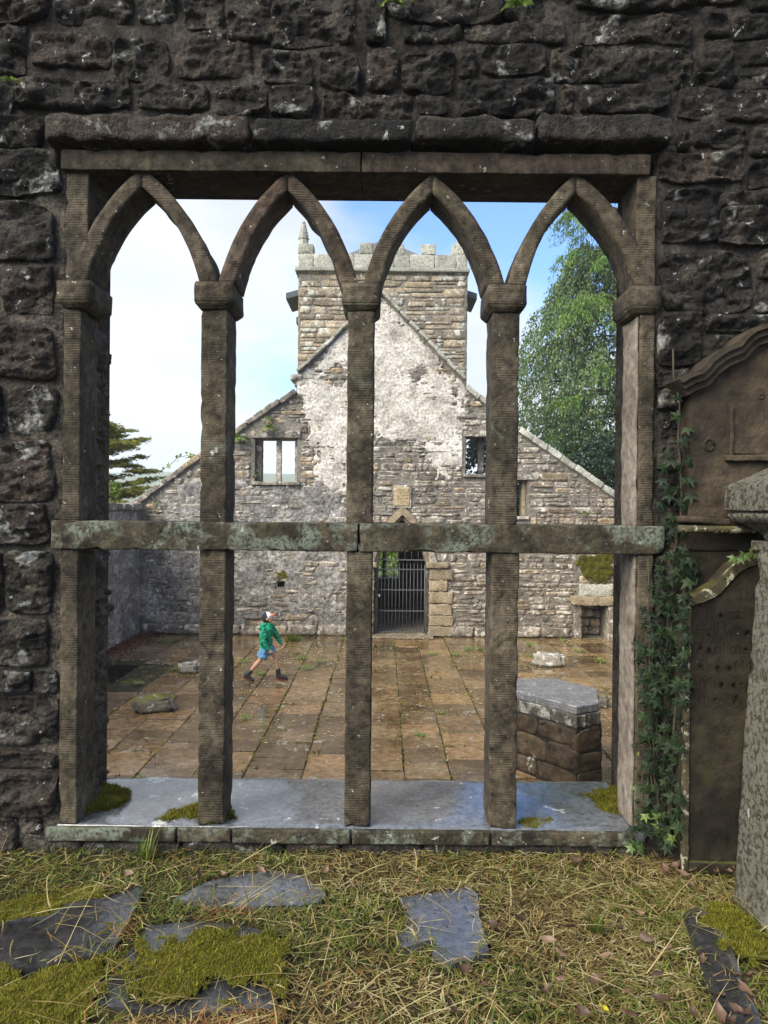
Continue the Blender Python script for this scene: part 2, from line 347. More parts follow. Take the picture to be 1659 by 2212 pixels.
M['parapet'] = stone_mat('lichened parapet', [(.26, .25, .20), (.42, .42, .36)], 3.2, .2, bump=.7, bscale=14, lichen=[(.63, 2.2, (.17, .13, .09), .06), (.6, 9, (.12, .12, .11), .06)], bdist=.03)
M['plaster'] = stone_mat('white limewash render', [(0.2862, 0.2576, 0.2213), (0.5056, 0.4675, 0.4121), (0.6296, 0.5915, 0.5342)], 2.6, .05, grain=1.15, bump=.8, bscale=12, lichen=[(.60, 6, (.26, .22, .17), .05), (.58, 1.6, (.27, .255, .245), .16), (.73, 3, (.40, .34, .20), .06)], bdist=.04)
M['greyrender'] = stone_mat('grey weathered render', [(.105, .10, .095), (.235, .222, .205), (.39, .372, .35)], 2.0, .05, grain=1.4, bump=1, bscale=9, lichen=[(.60, 2.4, (.10, .09, .085), .1), (.68, 8, (.50, .48, .46), .05)], bdist=.06)
M['quoin'] = stone_mat('ochre quoin stone', [(.19, .15, .095), (.32, .262, .178)], 5, .18, bump=.6, bscale=25, lichen=[(.70, 6, LG, .05)])
M['plaque'] = stone_mat('ochre tablet', [(.36, .27, .14), (.46, .37, .22)], 6, .05, bump=.6, bscale=30)
M['rubble'] = stone_mat('broken reveal stone', [(0.0280, 0.0224, 0.0176), (0.0600, 0.0496, 0.0400), (0.0960, 0.0800, 0.0672)], 8, .25, bump=.9, bscale=40, lichen=[(.68, 10, LG, .05)])
M['jambpale_lit'] = stone_mat('pale reddish jamb stone with reveal light', [(0.1120, 0.0880, 0.0640), (0.1920, 0.1600, 0.1240), (0.2480, 0.2160, 0.1760)], 4, .1, bump=.6, bscale=30, lichen=[(.70, 8, LG, .05)])  # paler stone, its tone also carrying the light on the right reveal
M['iron'] = plain_mat('old iron', (.085, .085, .09), .5, .5, 0, 30, .3)
M['wood'] = plain_mat('louvre slate', (.06, .07, .085), .5, .4, .1, 12, .3)
M['lead'] = plain_mat('lead roof', (.17, .18, .17), .6, .4, 0, 3, .3)
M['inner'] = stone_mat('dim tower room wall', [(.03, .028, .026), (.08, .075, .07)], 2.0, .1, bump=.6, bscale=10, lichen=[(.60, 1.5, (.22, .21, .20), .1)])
M['white'] = plain_mat('white paint', (.7, .7, .68), .5)
# ground cover
def ground_mat(name, stops, scale, bump=.8):
    m, t, b = base_nodes(name); g = N(t, 'ShaderNodeNewGeometry'); pos = g.outputs['Position']
    f = math_(t, 'ADD', math_(t, 'MULTIPLY', noise(t, pos, scale, 6, .65), .6), math_(t, 'MULTIPLY', noise(t, pos, scale * 14, 5, .7, 0, 2), .4))
    t.links.new(ramp(t, f, stops), b.inputs['Base Color']); b.inputs['Roughness'].default_value = .9; b.inputs['Specular IOR Level'].default_value = .2
    bp = N(t, 'ShaderNodeBump'); bp.inputs['Strength'].default_value = bump; bp.inputs['Distance'].default_value = .02
    t.links.new(noise(t, pos, scale * 20, 5, .7), bp.inputs['Height']); t.links.new(bp.outputs[0], b.inputs['Normal'])
    return m
M['turf'] = ground_mat('turf thatch', [(.3, (0.0096, 0.0080, 0.0040)), (.5, (0.0320, 0.0256, 0.0096)), (.7, (0.0720, 0.0560, 0.0208))], 3)
M['field'] = ground_mat('fields', [(.3, (.05, .075, .022)), (.5, (.075, .105, .03)), (.7, (.13, .14, .05))], .004, .1)
M['moss'] = ground_mat('moss cushion', [(.3, (0.0249, 0.0268, 0.0033)), (.5, (0.0784, 0.0784, 0.0066)), (.68, (0.1486, 0.1320, 0.0123))], 7)
M['mossblade'] = leaf_mat('moss tips', [(.2, (0.0507, 0.0553, 0.0056)), (.5, (0.1465, 0.1465, 0.0114)), (.8, (0.2593, 0.2310, 0.0281))], .7, .25, .2)
M['straw'] = leaf_mat('cut straw', [(.15, (0.0422, 0.0246, 0.0084)), (.35, (0.1549, 0.1056, 0.0317)), (.6, (0.3238, 0.2534, 0.0915)), (.85, (0.5280, 0.4646, 0.2534))], .6, .2, .3)
M['rust'] = leaf_mat('rusty dead grass', [(.15, (0.1268, 0.0585, 0.0195)), (.5, (0.2632, 0.1268, 0.0435)), (.85, (0.3510, 0.2048, 0.0780))], .7, .2, .2)
M['grass'] = leaf_mat('green grass', [(.15, (0.0227, 0.0389, 0.0052)), (.5, (0.0907, 0.1296, 0.0142)), (.8, (0.1944, 0.2333, 0.0324)), (.95, (0.3240, 0.2981, 0.0842))], .5, .35, .35)
M['deadleaf'] = leaf_mat('dead leaf', [(.1, (0.0313, 0.0177, 0.0122)), (.5, (0.0972, 0.0530, 0.0313)), (.9, (0.1945, 0.1238, 0.0755))], .5, .1, .4, True)
M['ivy'] = leaf_mat('ivy leaf', [(.1, (0.0041, 0.0090, 0.0029)), (.45, (0.0090, 0.0190, 0.0057)), (.75, (0.0184, 0.0350, 0.0108)), (.95, (0.0493, 0.0699, 0.0205))], .6, .12, .25, True)
M['ivybright'] = leaf_mat('fresh ivy leaf', [(.1, (0.0525, 0.0975, 0.0225)), (.5, (0.0900, 0.1500, 0.0375)), (.9, (0.1650, 0.2100, 0.0450))], .4, .3, .4, True)
M['weed'] = leaf_mat('weed leaf', [(.1, (.09, .16, .03)), (.5, (.19, .30, .06)), (.9, (.38, .44, .14))], .5, .3, .3)
M['litter'] = leaf_mat('small leaf litter', [(.1, (.10, .06, .02)), (.4, (.28, .24, .08)), (.7, (.42, .40, .20)), (.95, (.6, .57, .42))], .6, .1, .3)
M['redlitter'] = leaf_mat('russet leaf litter', [(.1, (.05, .018, .012)), (.5, (.13, .05, .03)), (.9, (.24, .11, .06))], .6, .1, .3)
M['yew'] = leaf_mat('conifer needles', [(.12, (0.0221, 0.0553, 0.0133)), (.4, (0.0774, 0.1658, 0.0265)), (.65, (0.1658, 0.2873, 0.0442)), (.9, (0.3315, 0.4420, 0.0884))], .5, .35, .3)
M['beech'] = leaf_mat('weeping leaves', [(.12, (0.0348, 0.0653, 0.0261)), (.45, (0.0914, 0.1566, 0.0522)), (.75, (0.1856, 0.2610, 0.0986)), (.95, (0.3697, 0.4350, 0.2175))], .45, .35, .4)
M['cedar'] = leaf_mat('yellow green conifer', [(.12, (0.0240, 0.0400, 0.0080)), (.35, (0.1120, 0.1360, 0.0160)), (.65, (0.2720, 0.2640, 0.0280)), (.95, (0.4400, 0.4000, 0.0720))], .5, .35, .3)
M['holly'] = leaf_mat('dark evergreen leaves', [(.12, (0.008, 0.021, 0.010)), (.5, (0.023, 0.055, 0.023)), (.9, (0.072, 0.117, 0.065))], .35, .2, .5)
M['bush'] = leaf_mat('bright shrub', [(.12, (.09, .15, .02)), (.5, (.17, .27, .04)), (.9, (.30, .40, .09))], .5, .4, .3)
M['bark'] = stone_mat('bark', [(.03, .024, .018), (.07, .055, .04)], 8, .1, bump=1, bscale=30)
M['stem'] = plain_mat('ivy stem', (.04, .033, .018), .7)
# ------------------------------------------------------------------ ground
def terrain():
    # graveyard terrace (z = 0) in front of the window wall
    n = 90
    xs = np.concatenate([[-40, -20, -10, -6], np.linspace(-4, 4, n), [6, 10, 20, 40]]); ys = np.concatenate([[-40, -20, -8, -3], np.linspace(0, 3.42, 60)])
    X, Y = np.meshgrid(xs, ys); Z = fbm(X * 1.3, Y * 1.3, 3, 4) * .02 - .03
    Z = Z + .02 * np.clip((Y - 3.0) / .3, 0, 1)
    idx = np.arange(X.size).reshape(X.shape)
    V = [tuple(p) for p in np.stack([X.ravel(), Y.ravel(), Z.ravel()], 1)]
    Fc = [(idx[j, i], idx[j, i + 1], idx[j + 1, i + 1], idx[j + 1, i]) for j in range(len(ys) - 1) for i in range(len(xs) - 1)]
    ring = list(idx[0, :]) + list(idx[1:, -1]) + list(idx[-1, -2::-1]) + list(idx[-2:0:-1, 0])
    k = len(V); V += [(V[r][0], V[r][1], -2.7) for r in ring]; m = len(ring)
    Fc += [(ring[i], k + i, k + (i + 1) % m, ring[(i + 1) % m]) for i in range(m)]
    struct(link('graveyard_ground', smooth(py_mesh('graveyard_ground', V, Fc)), M['turf']))
    s = 1090
    me = py_mesh('ground', [(-s, -s, -2.5), (s, -s, -2.5), (s, s, -2.5), (-s, s, -2.5)], [(0, 1, 2, 3)])
    struct(link('ground', me, M['field']))
    # far hills
    xs = np.linspace(-1080, 1080, 120); ys = np.linspace(520, 1080, 40); X, Y = np.meshgrid(xs, ys)
    t = (Y - 520) / 560
    Z = -4 + 62 * np.sin(np.clip(t * 1.25, 0, 1) * math.pi / 2) * (.80 + .28 * fbm(X / 300, Y / 400, 4, 4)) - 26 * np.clip((X + 200) / 500, 0, 1)
    idx = np.arange(X.size).reshape(X.shape)
    Fq = [(idx[j, i], idx[j, i + 1], idx[j + 1, i + 1], idx[j + 1, i]) for j in range(39) for i in range(119)]
    struct(link('hills', smooth(fast_mesh('hills', np.stack([X.ravel(), Y.ravel(), Z.ravel()], 1), Fq)), M['field']))
terrain()
def gz(x, y):
    return fbm(np.asarray(x) * 1.3, np.asarray(y) * 1.3, 3, 4) * .02 - .03 + .02 * np.clip((np.asarray(y) - 3.0) / .3, 0, 1)

# ------------------------------------------------------------------ near wall with the four-light window
DW = 3.30
PX = DW / F
wall = root('ruined_wall', (0, 3.6, 0), 'dark weathered rubble stone wall around a four-light arched stone window', 'wall')
XL, XR = W(173, 1000, DW).x, W(1380, 1000, DW).x        # clear opening between the jambs
XLO, XRO = W(135, 1000, DW).x, W(1412, 1000, DW).x      # outer edges of the jambs
ZS = 0.11                                               # sill level
ZL = W(829, 372, DW).z                                  # underside of the lintel at the front
ZLT = W(829, 333, DW).z
BACK = 3.86
b = MB()
def mort(x0, x1, z0, z1, seed, yy=3.326):
    nx = max(2, int((x1 - x0) / .02)); nz = max(2, int((z1 - z0) / .02))
    u = np.linspace(x0, x1, nx); v = np.linspace(z0, z1, nz); X, Z = np.meshgrid(u, v)
    Y = yy + fbm(X * 7, Z * 7, 40, 5, .6) * .026
    idx = np.arange(X.size).reshape(X.shape)
    V = np.stack([X.ravel(), Y.ravel(), Z.ravel()], 1)
    Fc = [(idx[j, i], idx[j, i + 1], idx[j + 1, i + 1], idx[j + 1, i]) for j in range(nz - 1) for i in range(nx - 1)]
    ring = list(idx[0, :]) + list(idx[1:, -1]) + list(idx[-1, -2::-1]) + list(idx[-2:0:-1, 0]); k = len(V); m = len(ring)
    B = V[ring].copy(); B[:, 1] = BACK
    V = np.vstack([V, B]); Fc += [(ring[i], k + i, k + (i + 1) % m, ring[(i + 1) % m]) for i in range(m)]
    Fc.append(tuple(k + i for i in range(m)))
    wpart('mortar', V, Fc, M['pointing' if seed in (1, 5) else 'mortar'], wall, True, False)
mort(-3.4, XLO, -.3, 3.308, 1); mort(XRO, 3.4, -.3, 3.308, 2)
mort(-3.4, 3.4, 3.31, 4.2, 3)
mort(XLO, XRO, -.3, .05, 5)
MB().box(-7.2, -3.402, 3.36, BACK, -2.6, 4.2).part('wall_end', M['mortar'], wall)
MB().box(3.402, 7.2, 3.36, BACK, -2.6, 4.2).part('wall_end', M['mortar'], wall)
MB().box(-3.4, 3.4, 3.38, BACK, -2.6, -.302).part('footing', M['mortar'], wall)
MB().box(XLO + .002, XRO - .002, 3.42, BACK, 3.262, 3.306).part('lintel_backing', M['mortar'], wall)
rng = random.Random(5)
def stone(x0, y0, x1, y1, mat='dark', proud=.02, dep=.13, rnd=.16, amp=.03, front=DW):
    """rubble stone that fills the traced rectangle of the wall face"""
    a = W(x0, y1, front); c = W(x1, y0, front)
    sh = .004 + .018 * rng.random(); wd, h = c.x - a.x - sh, c.z - a.z - sh * .8
    nx = max(6, min(80, int(wd / .008))); nz = max(5, min(50, int(h / .008)))
    V, Fc = rough_block(wd, h, dep, nx, nz, .012, amp, rnd, rng.randint(0, 9999))
    ctr = ((a.x + c.x) / 2, front + .02 - proud, (a.z + c.z) / 2)
    me = py_mesh('stone', V, Fc); smooth(me)
    return link('stone', me, M[mat], wall, ctr)
# traced stones of the wall face: left-to-right, top-down
S1 = [(-60,-60,110,55),(115,-60,290,48),(295,-60,385,52),(388,-60,480,58),(483,-60,582,88),(585,-30,780,102),(783,-60,838,98),(-60,58,62,165),(66,75,232,150),(240,80,362,172),(368,64,545,166),
 (560,106,680,182),(684,112,782,192),(-60,168,26,250),(30,172,283,236),(288,176,452,234),(458,184,576,248),(580,186,684,256),(690,200,892,263),(-60,242,90,320),
 (-60,322,128,430),(-60,433,126,556),(0,574,124,690),(-60,574,-4,690),(-60,695,121,822),(14,826,118,937),(-60,826,10,937),(-60,940,114,1080),(-60,1090,105,1182),(8,1190,117,1333),(-60,1190,4,1330),(-60,1338,104,1443),
 (-60,1448,64,1500),(68,1446,128,1500),(-60,1506,124,1620),(-60,1624,124,1664),(-60,1668,126,1760),(-60,1764,38,1850),(42,1766,88,1808),(40,1812,128,1855)]
S2 = [(870,57,1000,93),(1003,52,1222,93),(840,-60,1090,48),(1093,-60,1240,48),(1240,30,1500,92),(1243,-60,1500,26),(1510,18,1576,82),(1580,30,1720,82),(1504,-60,1610,14),(1614,-60,1720,26),
 (786,102,861,198),(866,106,986,196),(990,103,1033,168),(1037,100,1184,166),(1190,98,1506,173),(1511,86,1586,154),(1592,86,1720,142),(1452,158,1720,190),
 (984,170,1200,251),(1205,180,1243,248),(1247,178,1448,241),(895,208,970,253),(1462,190,1662,266),(1664,194,1720,268),
 (1460,284,1492,328),(1495,270,1615,324),(1619,276,1720,343),(1417,330,1610,396),(1614,346,1720,408),(1417,401,1553,528),(1557,414,1720,446),(1557,450,1720,533),(1420,538,1632,664),(1636,540,1720,600),(1636,604,1720,680),
 (1422,674,1522,790),(1526,680,1720,720),(1420,796,1496,838),(1500,724,1720,800),(1420,842,1470,890),(1420,894,1470,960),(1420,964,1470,1020),(1420,1024,1462,1090),(1440,1094,1472,1180),(1442,1190,1720,1280),(1412,1200,1436,1290),
 (1412,1296,1500,1390),(1412,1394,1500,1500),(1412,1504,1500,1620),(1412,1624,1500,1740),(1412,1744,1500,1850),(1504,1290,1720,1480),(1504,1484,1720,1680),(1504,1684,1720,1850),(1500,804,1720,960),(1474,964,1720,1180)]
for s in S1 + S2: stone(*s, proud=.002 + .024 * rng.random(), amp=.034 + .036 * rng.random(), rnd=.06 + .12 * rng.random())
# the wall beyond both edges of the photograph
for sx in (-1, 1):
    z = 0.0
    while z < 4.0:
        h = .16 + .12 * rng.random(); x = 1.93 + .02 * rng.random()
        while x < 3.3:
            l = .22 + .3 * rng.random(); V, Fc = rough_block(l - .015, h - .015, .12, 14, 9, .022, .04, .15, rng.randint(0, 9999))
            if sx > 0 or x > 1.94: link('stone', smooth(py_mesh('stone', V, Fc)), M['dark'], wall, (sx * (x + l / 2), DW, z + h / 2))
            x += l
        z += h
# relieving slabs overhanging the slot above the lintel
for (x0, y0, x1, y1) in ((95, 250, 540, 302), (545, 262, 890, 306), (894, 256, 1157, 304), (1162, 250, 1455, 302)):
    a = W(x0, y1, 3.22); c = W(x1, y0, 3.22)
    V, Fc = rough_bar(a.x + .004, c.x - .004, 3.205 + .012 * rng.random(), 3.44, a.z, c.z, .025, .018, rng.randint(0, 999), .02)
    wpart('relieving_slab', V, Fc, M['dark'], wall, True)
for (x0, y0, x1, y1) in ((92, 256, 150, 322), (364, 296, 392, 332), (1140, 300, 1160, 340), (1400, 300, 1450, 345)):
    stone(x0, y0, x1, y1, proud=-.03, dep=.1)
# window frame: lintel, jambs, capitals, mullions, transom, arches, sill
def bar(name, x0, y0, x1, y1, mat, front=DW, depth=.2, step=.03, amp=.004, bev=.006):
    a = W(x0, y1, front); c = W(x1, y0, front)
    V, Fc = rough_bar(a.x, c.x, front, front + depth, a.z, c.z, step, amp, rng.randint(0, 999), bev)
    return wpart(name, V, Fc, mat, wall, True)
bar('lintel', 133, 330, 779, 368, M['dressed_h'], 3.275, .26, .04, .004)
bar('lintel', 781.5, 335, 1405, 374, M['dressed_h'], 3.28, .255, .04, .004)
def vbar(name, xc0, xc1, ztop, zbot, mat, front=DW, depth=.2, amp=.0035):
    V, Fc = rough_bar(xc0, xc1, front, front + depth, zbot, ztop, .03, amp, rng.randint(0, 999), .007)
    return wpart(name, V, Fc, mat, wall, True)
ZT0, ZT1 = W(829, 1191, DW).z, W(829, 1136, DW).z       # transom
ZC0, ZC1 = W(829, 672, DW).z, W(829, 616, DW).z         # capitals
vbar('jamb', XLO, XL, ZC0 - .002, ZT1 + .002, M['dressed'], DW, .2); vbar('jamb', XLO - .006, XL - .004, ZT0 - .002, ZS + .002, M['dressed'], DW, .2)
vbar('jamb', XLO + .004, XLO + .11, W(829, 372, DW).z, ZC1 + .002, M['dressed'], DW + .004, .22)
vbar('jamb', XR, XRO, ZC0 - .002, ZT1 + .002, M['dressed'], DW, .2); vbar('jamb', XR, XRO + .004, ZT0 - .002, ZS + .002, M['dressed'], DW, .2)
vbar('jamb', XRO - .09, XRO, W(829, 376, DW).z, ZC1 + .002, M['dressed'], DW + .004, .22)
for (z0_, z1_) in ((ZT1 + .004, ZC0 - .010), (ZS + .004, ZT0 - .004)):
    V, Fc = rough_bar(XR - .014, XR - .001, DW + .016, DW + .205, z0_, z1_, .03, .008, 31, .003); wpart('lit_reveal_facing', V, Fc, M['jambpale_lit'], wall, True)  # added facing: paler clean stone plus light from the left, put into its colour
mull = [(433.5, 490, 428, 485), (749.7, 806.6, 746, 802), (1062, 1120, 1060, 1119)]
cen = []
for (a0, a1, b0, b1) in mull:
    u0, u1 = W(a0, 900, DW).x, W(a1, 900, DW).x; l0, l1 = W(b0, 1450, DW).x, W(b1, 1450, DW).x
    vbar('mullion', u0, u1, ZC0 - .002, ZT1 + .002, M['dressed']); vbar('mullion', l0, l1, ZT0 - .002, ZS + .002, M['dressed'])
    cen.append((u0 + u1) / 2)
bar('transom', 108, 1131, 773, 1186, M['transom'], 3.285, .215, .03, .0035)
bar('transom', 776, 1137, 1437, 1192, M['transom'], 3.287, .213, .03, .0035)
def capital(x0, x1):
    f, bk = DW - .03, DW + .235
    V = []
    for (z, i) in ((ZC1, 0), (ZC1 - .095, 0), (ZC0 - .006, .028)):
        for (x, y) in ((x0 + i, f + i), (x1 - i, f + i), (x1 - i, bk - i), (x0 + i, bk - i)): V.append((x, y, z))
    bm = bmesh.new(); vs_ = [bm.verts.new(v) for v in V]
    bm.faces.new(vs_[0:4]); bm.faces.new(vs_[11:7:-1])
    for k in (0, 4):
        for j in range(4): bm.faces.new((vs_[k + j], vs_[k + (j + 1) % 4], vs_[k + 4 + (j + 1) % 4], vs_[k + 4 + j]))
    bmesh.ops.recalc_face_normals(bm, faces=bm.faces)
    bmesh.ops.bevel(bm, geom=bm.edges[:], offset=.005, segments=2, affect='EDGES')
    bmesh.ops.subdivide_edges(bm, edges=bm.edges[:], cuts=3, use_grid_fill=True)
    sd = rng.randint(0, 99)
    for v in bm.verts:
        k = float(fbm(v.co.x * 16 + v.co.y * 9, v.co.z * 16, sd, 3)) * .006; v.co += Vector((k, k * .6, k * .5))
    V = np.array([v.co for v in bm.verts]); bm.verts.index_update(); Fc = [[v.index for v in fc.verts] for fc in bm.faces]; bm.free()
    wpart('capital', V, Fc, M['dressed'], wall, True)
capx = [(123, 196), (420, 503), (738, 822), (1054, 1138), (1362, 1428)]
CAPS = []
for (a, c) in capx:
    p, q = W(a, 640, DW - .03).x, W(c, 640, DW - .03).x; capital(p, q); CAPS.append((p, q))
# pointed arches, each of two curved stones
prof_h = np.array([0, .15, .378, .668, .85, 1.0]); prof_w = np.array([1, .93, .787, .513, .27, 0])
def arch_side(s0, apx, zspr, zap, thick, sgn, hw):
    """one limb: outer and inner curves from the springing to the apex joint"""
    t = np.linspace(0, 1, 22)
    ph = np.interp(t, np.linspace(0, 1, 6), prof_h); 
    cf = np.polyfit(prof_h, prof_w, 4); wv = np.polyval(cf, t); wv[-1] = 0
    wv = wv / wv[0]
    outer = [(apx - sgn * hw * a, zspr + (zap - zspr) * h) for h, a in zip(t, wv)]
    ih = hw - thick * 1.08; iz = (zap - zspr) - thick * 1.12
    inner = [(apx - sgn * ih * a, zspr + iz * h) for h, a in zip(t, wv)]
    V = []; Fc = []; n = len(t)
    y0, y1 = DW + .004, DW + .2
    nd = 6
    for i in range(n):
        jt = .006
        for (p, q) in ((outer[i], inner[i]),):
            ring = []
            for k in range(5): f = k / 4; ring.append((p[0] * (1 - f) + q[0] * f, y0, p[1] * (1 - f) + q[1] * f))
            for k in range(1, nd): ring.append((q[0], y0 + (y1 - y0) * k / nd, q[1]))
            for k in range(5): f = 1 - k / 4; ring.append((p[0] * (1 - f) + q[0] * f, y1, p[1] * (1 - f) + q[1] * f))
            for k in range(1, nd): ring.append((p[0], y1 - (y1 - y0) * k / nd, p[1]))
            V += ring
    m = len(V) // n
    for i in range(n - 1):
        for k in range(m): Fc.append((i * m + k, i * m + (k + 1) % m, (i + 1) * m + (k + 1) % m, (i + 1) * m + k))
    Fc += [tuple(range(m)), tuple(range((n - 1) * m, n * m))[::-1]]
    V = np.array(V); sd = rng.randint(0, 99)
    V[:, 0] -= sgn * .0015
    kx = fbm(V[:, 2] * 18, V[:, 1] * 14, sd, 4) * .008 * (.3 + (V[:, 1] - y0) / .2); V[:, 0] += kx; V[:, 2] += kx * .5
    V[:, 1] += fbm(V[:, 0] * 20, V[:, 2] * 20, sd + 4, 3) * .004
    wpart('arch_stone', V, Fc, M['dressed'], wall, True)
apex = [(308, 364), (622, 371), (934, 377), (1245, 375)]
spring = [((150, 470)), ((472, 774)), ((784, 1090)), ((1096, 1412))]
for (ax, ay), (sa, sb) in zip(apex, spring):
    A = W(ax, ay, DW); zs = ZC1 - .002
    l = W(sa, 612, DW).x; r = W(sb, 612, DW).x
    arch_side(l, A.x, zs, A.z, .078, 1, A.x - l); arch_side(r, A.x, zs, A.z, .078, -1, r - A.x)
# sill: slate table with a front course of sill stones
z0 = .054
V, Fc = rough_bar(XL - .10, XR + .05, 3.30, BACK + .03, z0, ZS, .04, .004, 3, .008); 
wpart('sill_slab', V, Fc, M['slate'], wall, True)
for (x0, x1) in ((95, 378), (381, 498), (500, 758), (760, 1060), (1063, 1372)):
    a = W(x0, 1790, 3.27).x; c = W(x1, 1790, 3.27).x
    V, Fc = rough_bar(a, c - .003, 3.265 + .012 * rng.random(), 3.298, .045, ZS - .003, .02, .003, rng.randint(0, 99), .006)
    wpart('sill_stone', V, Fc, M['transom'], wall, True)
x = W(40, 1830, 3.28).x
while x < 1.35:
    l = .25 + .35 * rng.random()
    V, Fc = rough_block(l - .012, .075, .1, 16, 6, .012, .02, .2, rng.randint(0, 999)); link('stone', smooth(py_mesh('stone', V, Fc)), M['dark'], wall, (x + l / 2, 3.285, .004)); x += l
# broken rubble reveals behind the jambs (left one shows)
for side, xx in ((1, XL - .035), (-1, XR + .09)):
    z = ZS
    while z < ZL - .1:
        h = .1 + .16 * rng.random(); yy = DW + .205
        while yy < BACK - .05:
            l = min(.16 + .14 * rng.random(), BACK - yy)
            V, Fc = rough_block(l - .008, h - .01, .25, 16, 14, .03, .06, .15, rng.randint(0, 999))
            mt = Matrix.Rotation(R(90) * side, 4, 'Z')
            V = np.array([mt @ Vector(v) for v in V])
            link('stone', smooth(fixn(py_mesh('stone', V, Fc))), M['rubble'], wall, (xx - side * (.045 + .10 * (yy - 3.5) + .02 * rng.random()), yy + l / 2, z + h / 2)); yy += l
        z += h
# ------------------------------------------------------------------ church interior: floor, gable end, tower, side walls
GD = 18.2                                   # distance of the gable's inner face
def GP(x, y): p = W(x, y, GD); return (p.x, p.z)
XW0, XW1 = -6.22, 6.12                      # inner faces of the side walls
pit = (-6.1, -5.02, 13.15, 14.75)
# floor bed with the sunken pit
V, Fc = holed([(XW0 - .3, 3.87), (XW1 + .3, 3.87), (XW1 + .3, GD + .05), (XW0 - .3, GD + .05)], [[(pit[0], pit[2]), (pit[1], pit[2]), (pit[1], pit[3]), (pit[0], pit[3])]], 0, .25)
V = [(v[0], v[2], FLOOR - .018 - v[1]) for v in V]
me = fixn(py_mesh('church_floor', V, Fc)); floor = struct(link('church_floor', me, M['bed']))
MB().box(pit[0] - .05, pit[1] + .05, pit[2] - .05, pit[3] + .05, FLOOR - .55, FLOOR - .42).part('pit_floor', M['bed'], floor)
MB().box(pit[0] - .05, pit[1] + .05, pit[3] + .002, pit[3] + .15, FLOOR - .42, FLOOR - .05).part('pit_wall', M['rubble'], floor)
MB().box(pit[1] + .002, pit[1] + .15, pit[2] - .05, pit[3], FLOOR - .42, FLOOR - .05).part('pit_wall', M['rubble'], floor)
# flagstones in strips running towards the gable
rf = random.Random(21)
flags = []
x = XW0 + .02
while x < XW1 - .2:
    wd = .50 + .28 * rf.random(); x1 = min(x + wd, XW1 - .01)
    if XW1 - x1 < .3: x1 = XW1 - .01
    y = 4.0 + .3 * rf.random()
    while y < GD - .05:
        l = .38 + .55 * rf.random(); y1 = min(y + l, GD - .02)
        if GD - y1 < .25: y1 = GD - .02
        if not (x < pit[1] + .05 and y1 > pit[2] and y < pit[3]): flags.append((x, x1, y, y1))
        y = y1
    x = x1
def flag_geo(x0, x1, y0, y1):
    g = .004 + .006 * rf.random(); bm = bmesh.new()
    j = lambda: (rf.random() - .5) * .022
    pts = [(x0 + g + j(), y0 + g + j()), (x1 - g + j(), y0 + g + j()), (x1 - g + j(), y1 - g + j()), (x0 + g + j(), y1 - g + j())]
    tz = (rf.random() - .5) * .016; sx, sy = (rf.random() - .5) * .03, (rf.random() - .5) * .03
    cx, cy = (x0 + x1) / 2, (y0 + y1) / 2
    V = []
    for (dz, ins) in ((-.028, 0), (-.006, 0), (0, .009)):
        for (px, py) in pts:
            qx = px + (cx - px) * ins / .3; qy = py + (cy - py) * ins / .3
            V.append((qx, qy, FLOOR + dz + tz + (qx - cx) * sx + (qy - cy) * sy))
    Fq = [(8, 9, 10, 11)] + [(k + i, k + (i + 1) % 4, k + 4 + (i + 1) % 4, k + 4 + i) for k in (0, 4) for i in range(4)]
    return V, Fq
def seen(f):
    cx, cy = (f[0] + f[1]) / 2, (f[2] + f[3]) / 2
    px = cx / cy * F
    return cy > 8.2 and -640 < px < 560
vis = sorted([f for f in flags if seen(f)], key=lambda f: f[2]); rest = [f for f in flags if not seen(f)]
for f in vis[:300]:
    V, Fq = flag_geo(*f); wpart('flagstone', V, Fq, M['flag'], floor, False, False)
mb = MB()
for f in vis[300:] + rest: mb.add(flag_geo(*f))
stuff(mb.part('flagstones', M['flag'], floor))

# ---- gable end
OUT = [(-6.22 - .5, -2.6), GP(288, 1092), GP(433, 990), GP(508, 936), GP(640, 846), GP(640, 812), GP(822, 632), GP(1003, 824), GP(1006, 834), GP(1060, 880), GP(1119, 931), GP(1318, 1066), GP(1336, 1080), (XW1 + .5, W(1336, 1084, GD).z), (XW1 + .5, -2.6)]
def rect(x0, y0, x1, y1): a = GP(x0, y1); c = GP(x1, y0); return (a[0], c[0], a[1], c[1])
win_l = rect(549, 947, 642, 1040); win_r = rect(1005, 944, 1108, 1024); win_s = rect(1086, 1037, 1140, 1115)
fire = rect(1254, 1306, 1312, 1375); hole = rect(598, 1257, 614, 1269)
fire = (fire[0], fire[1], FLOOR - .02, fire[3])
dxa, dxb = GP(807, 1300)[0], GP(927, 1300)[0]; dxc = (dxa + dxb) / 2
zspr = GP(867, 1216)[1]; zapx = GP(867, 1112)[1]
def dcurve(hw, zs, za, n=9):
    pts = []
    for i in range(n + 1):
        h = i / n; pts.append((hw * float(np.interp(h, prof_h, prof_w)), zs + (za - zs) * h))
    return pts
hwd = (dxb - dxa) / 2
dc = dcurve(hwd, zspr, zapx)
door_out = [(dxa, -2.6)] + [(dxc - a, z) for a, z in dc] + [(dxc + a, z) for a, z in reversed(dc[:-1])] + [(dxb, -2.6)]
outer = OUT[:1] + OUT[1:] 
poly = [OUT[0]] + door_out + [OUT[-1]] + OUT[-2:0:-1]
# orientation: run along the bottom through the door notch, then back over the roof line
def rp4(r): return [(r[0], r[2]), (r[1], r[2]), (r[1], r[3]), (r[0], r[3])]
gable = root('church_gable', (0, GD + .4, FLOOR), 'roofless rubble gable end with patches of white plaster, pointed doorway and square windows', 'building')
V, Fc = holed(poly, [rp4(win_l), rp4(win_r), rp4(win_s), rp4(hole), rp4(fire)], GD + .04, GD + .8)
wpart('mortar_core', V, Fc, M['gmortar'], gable)
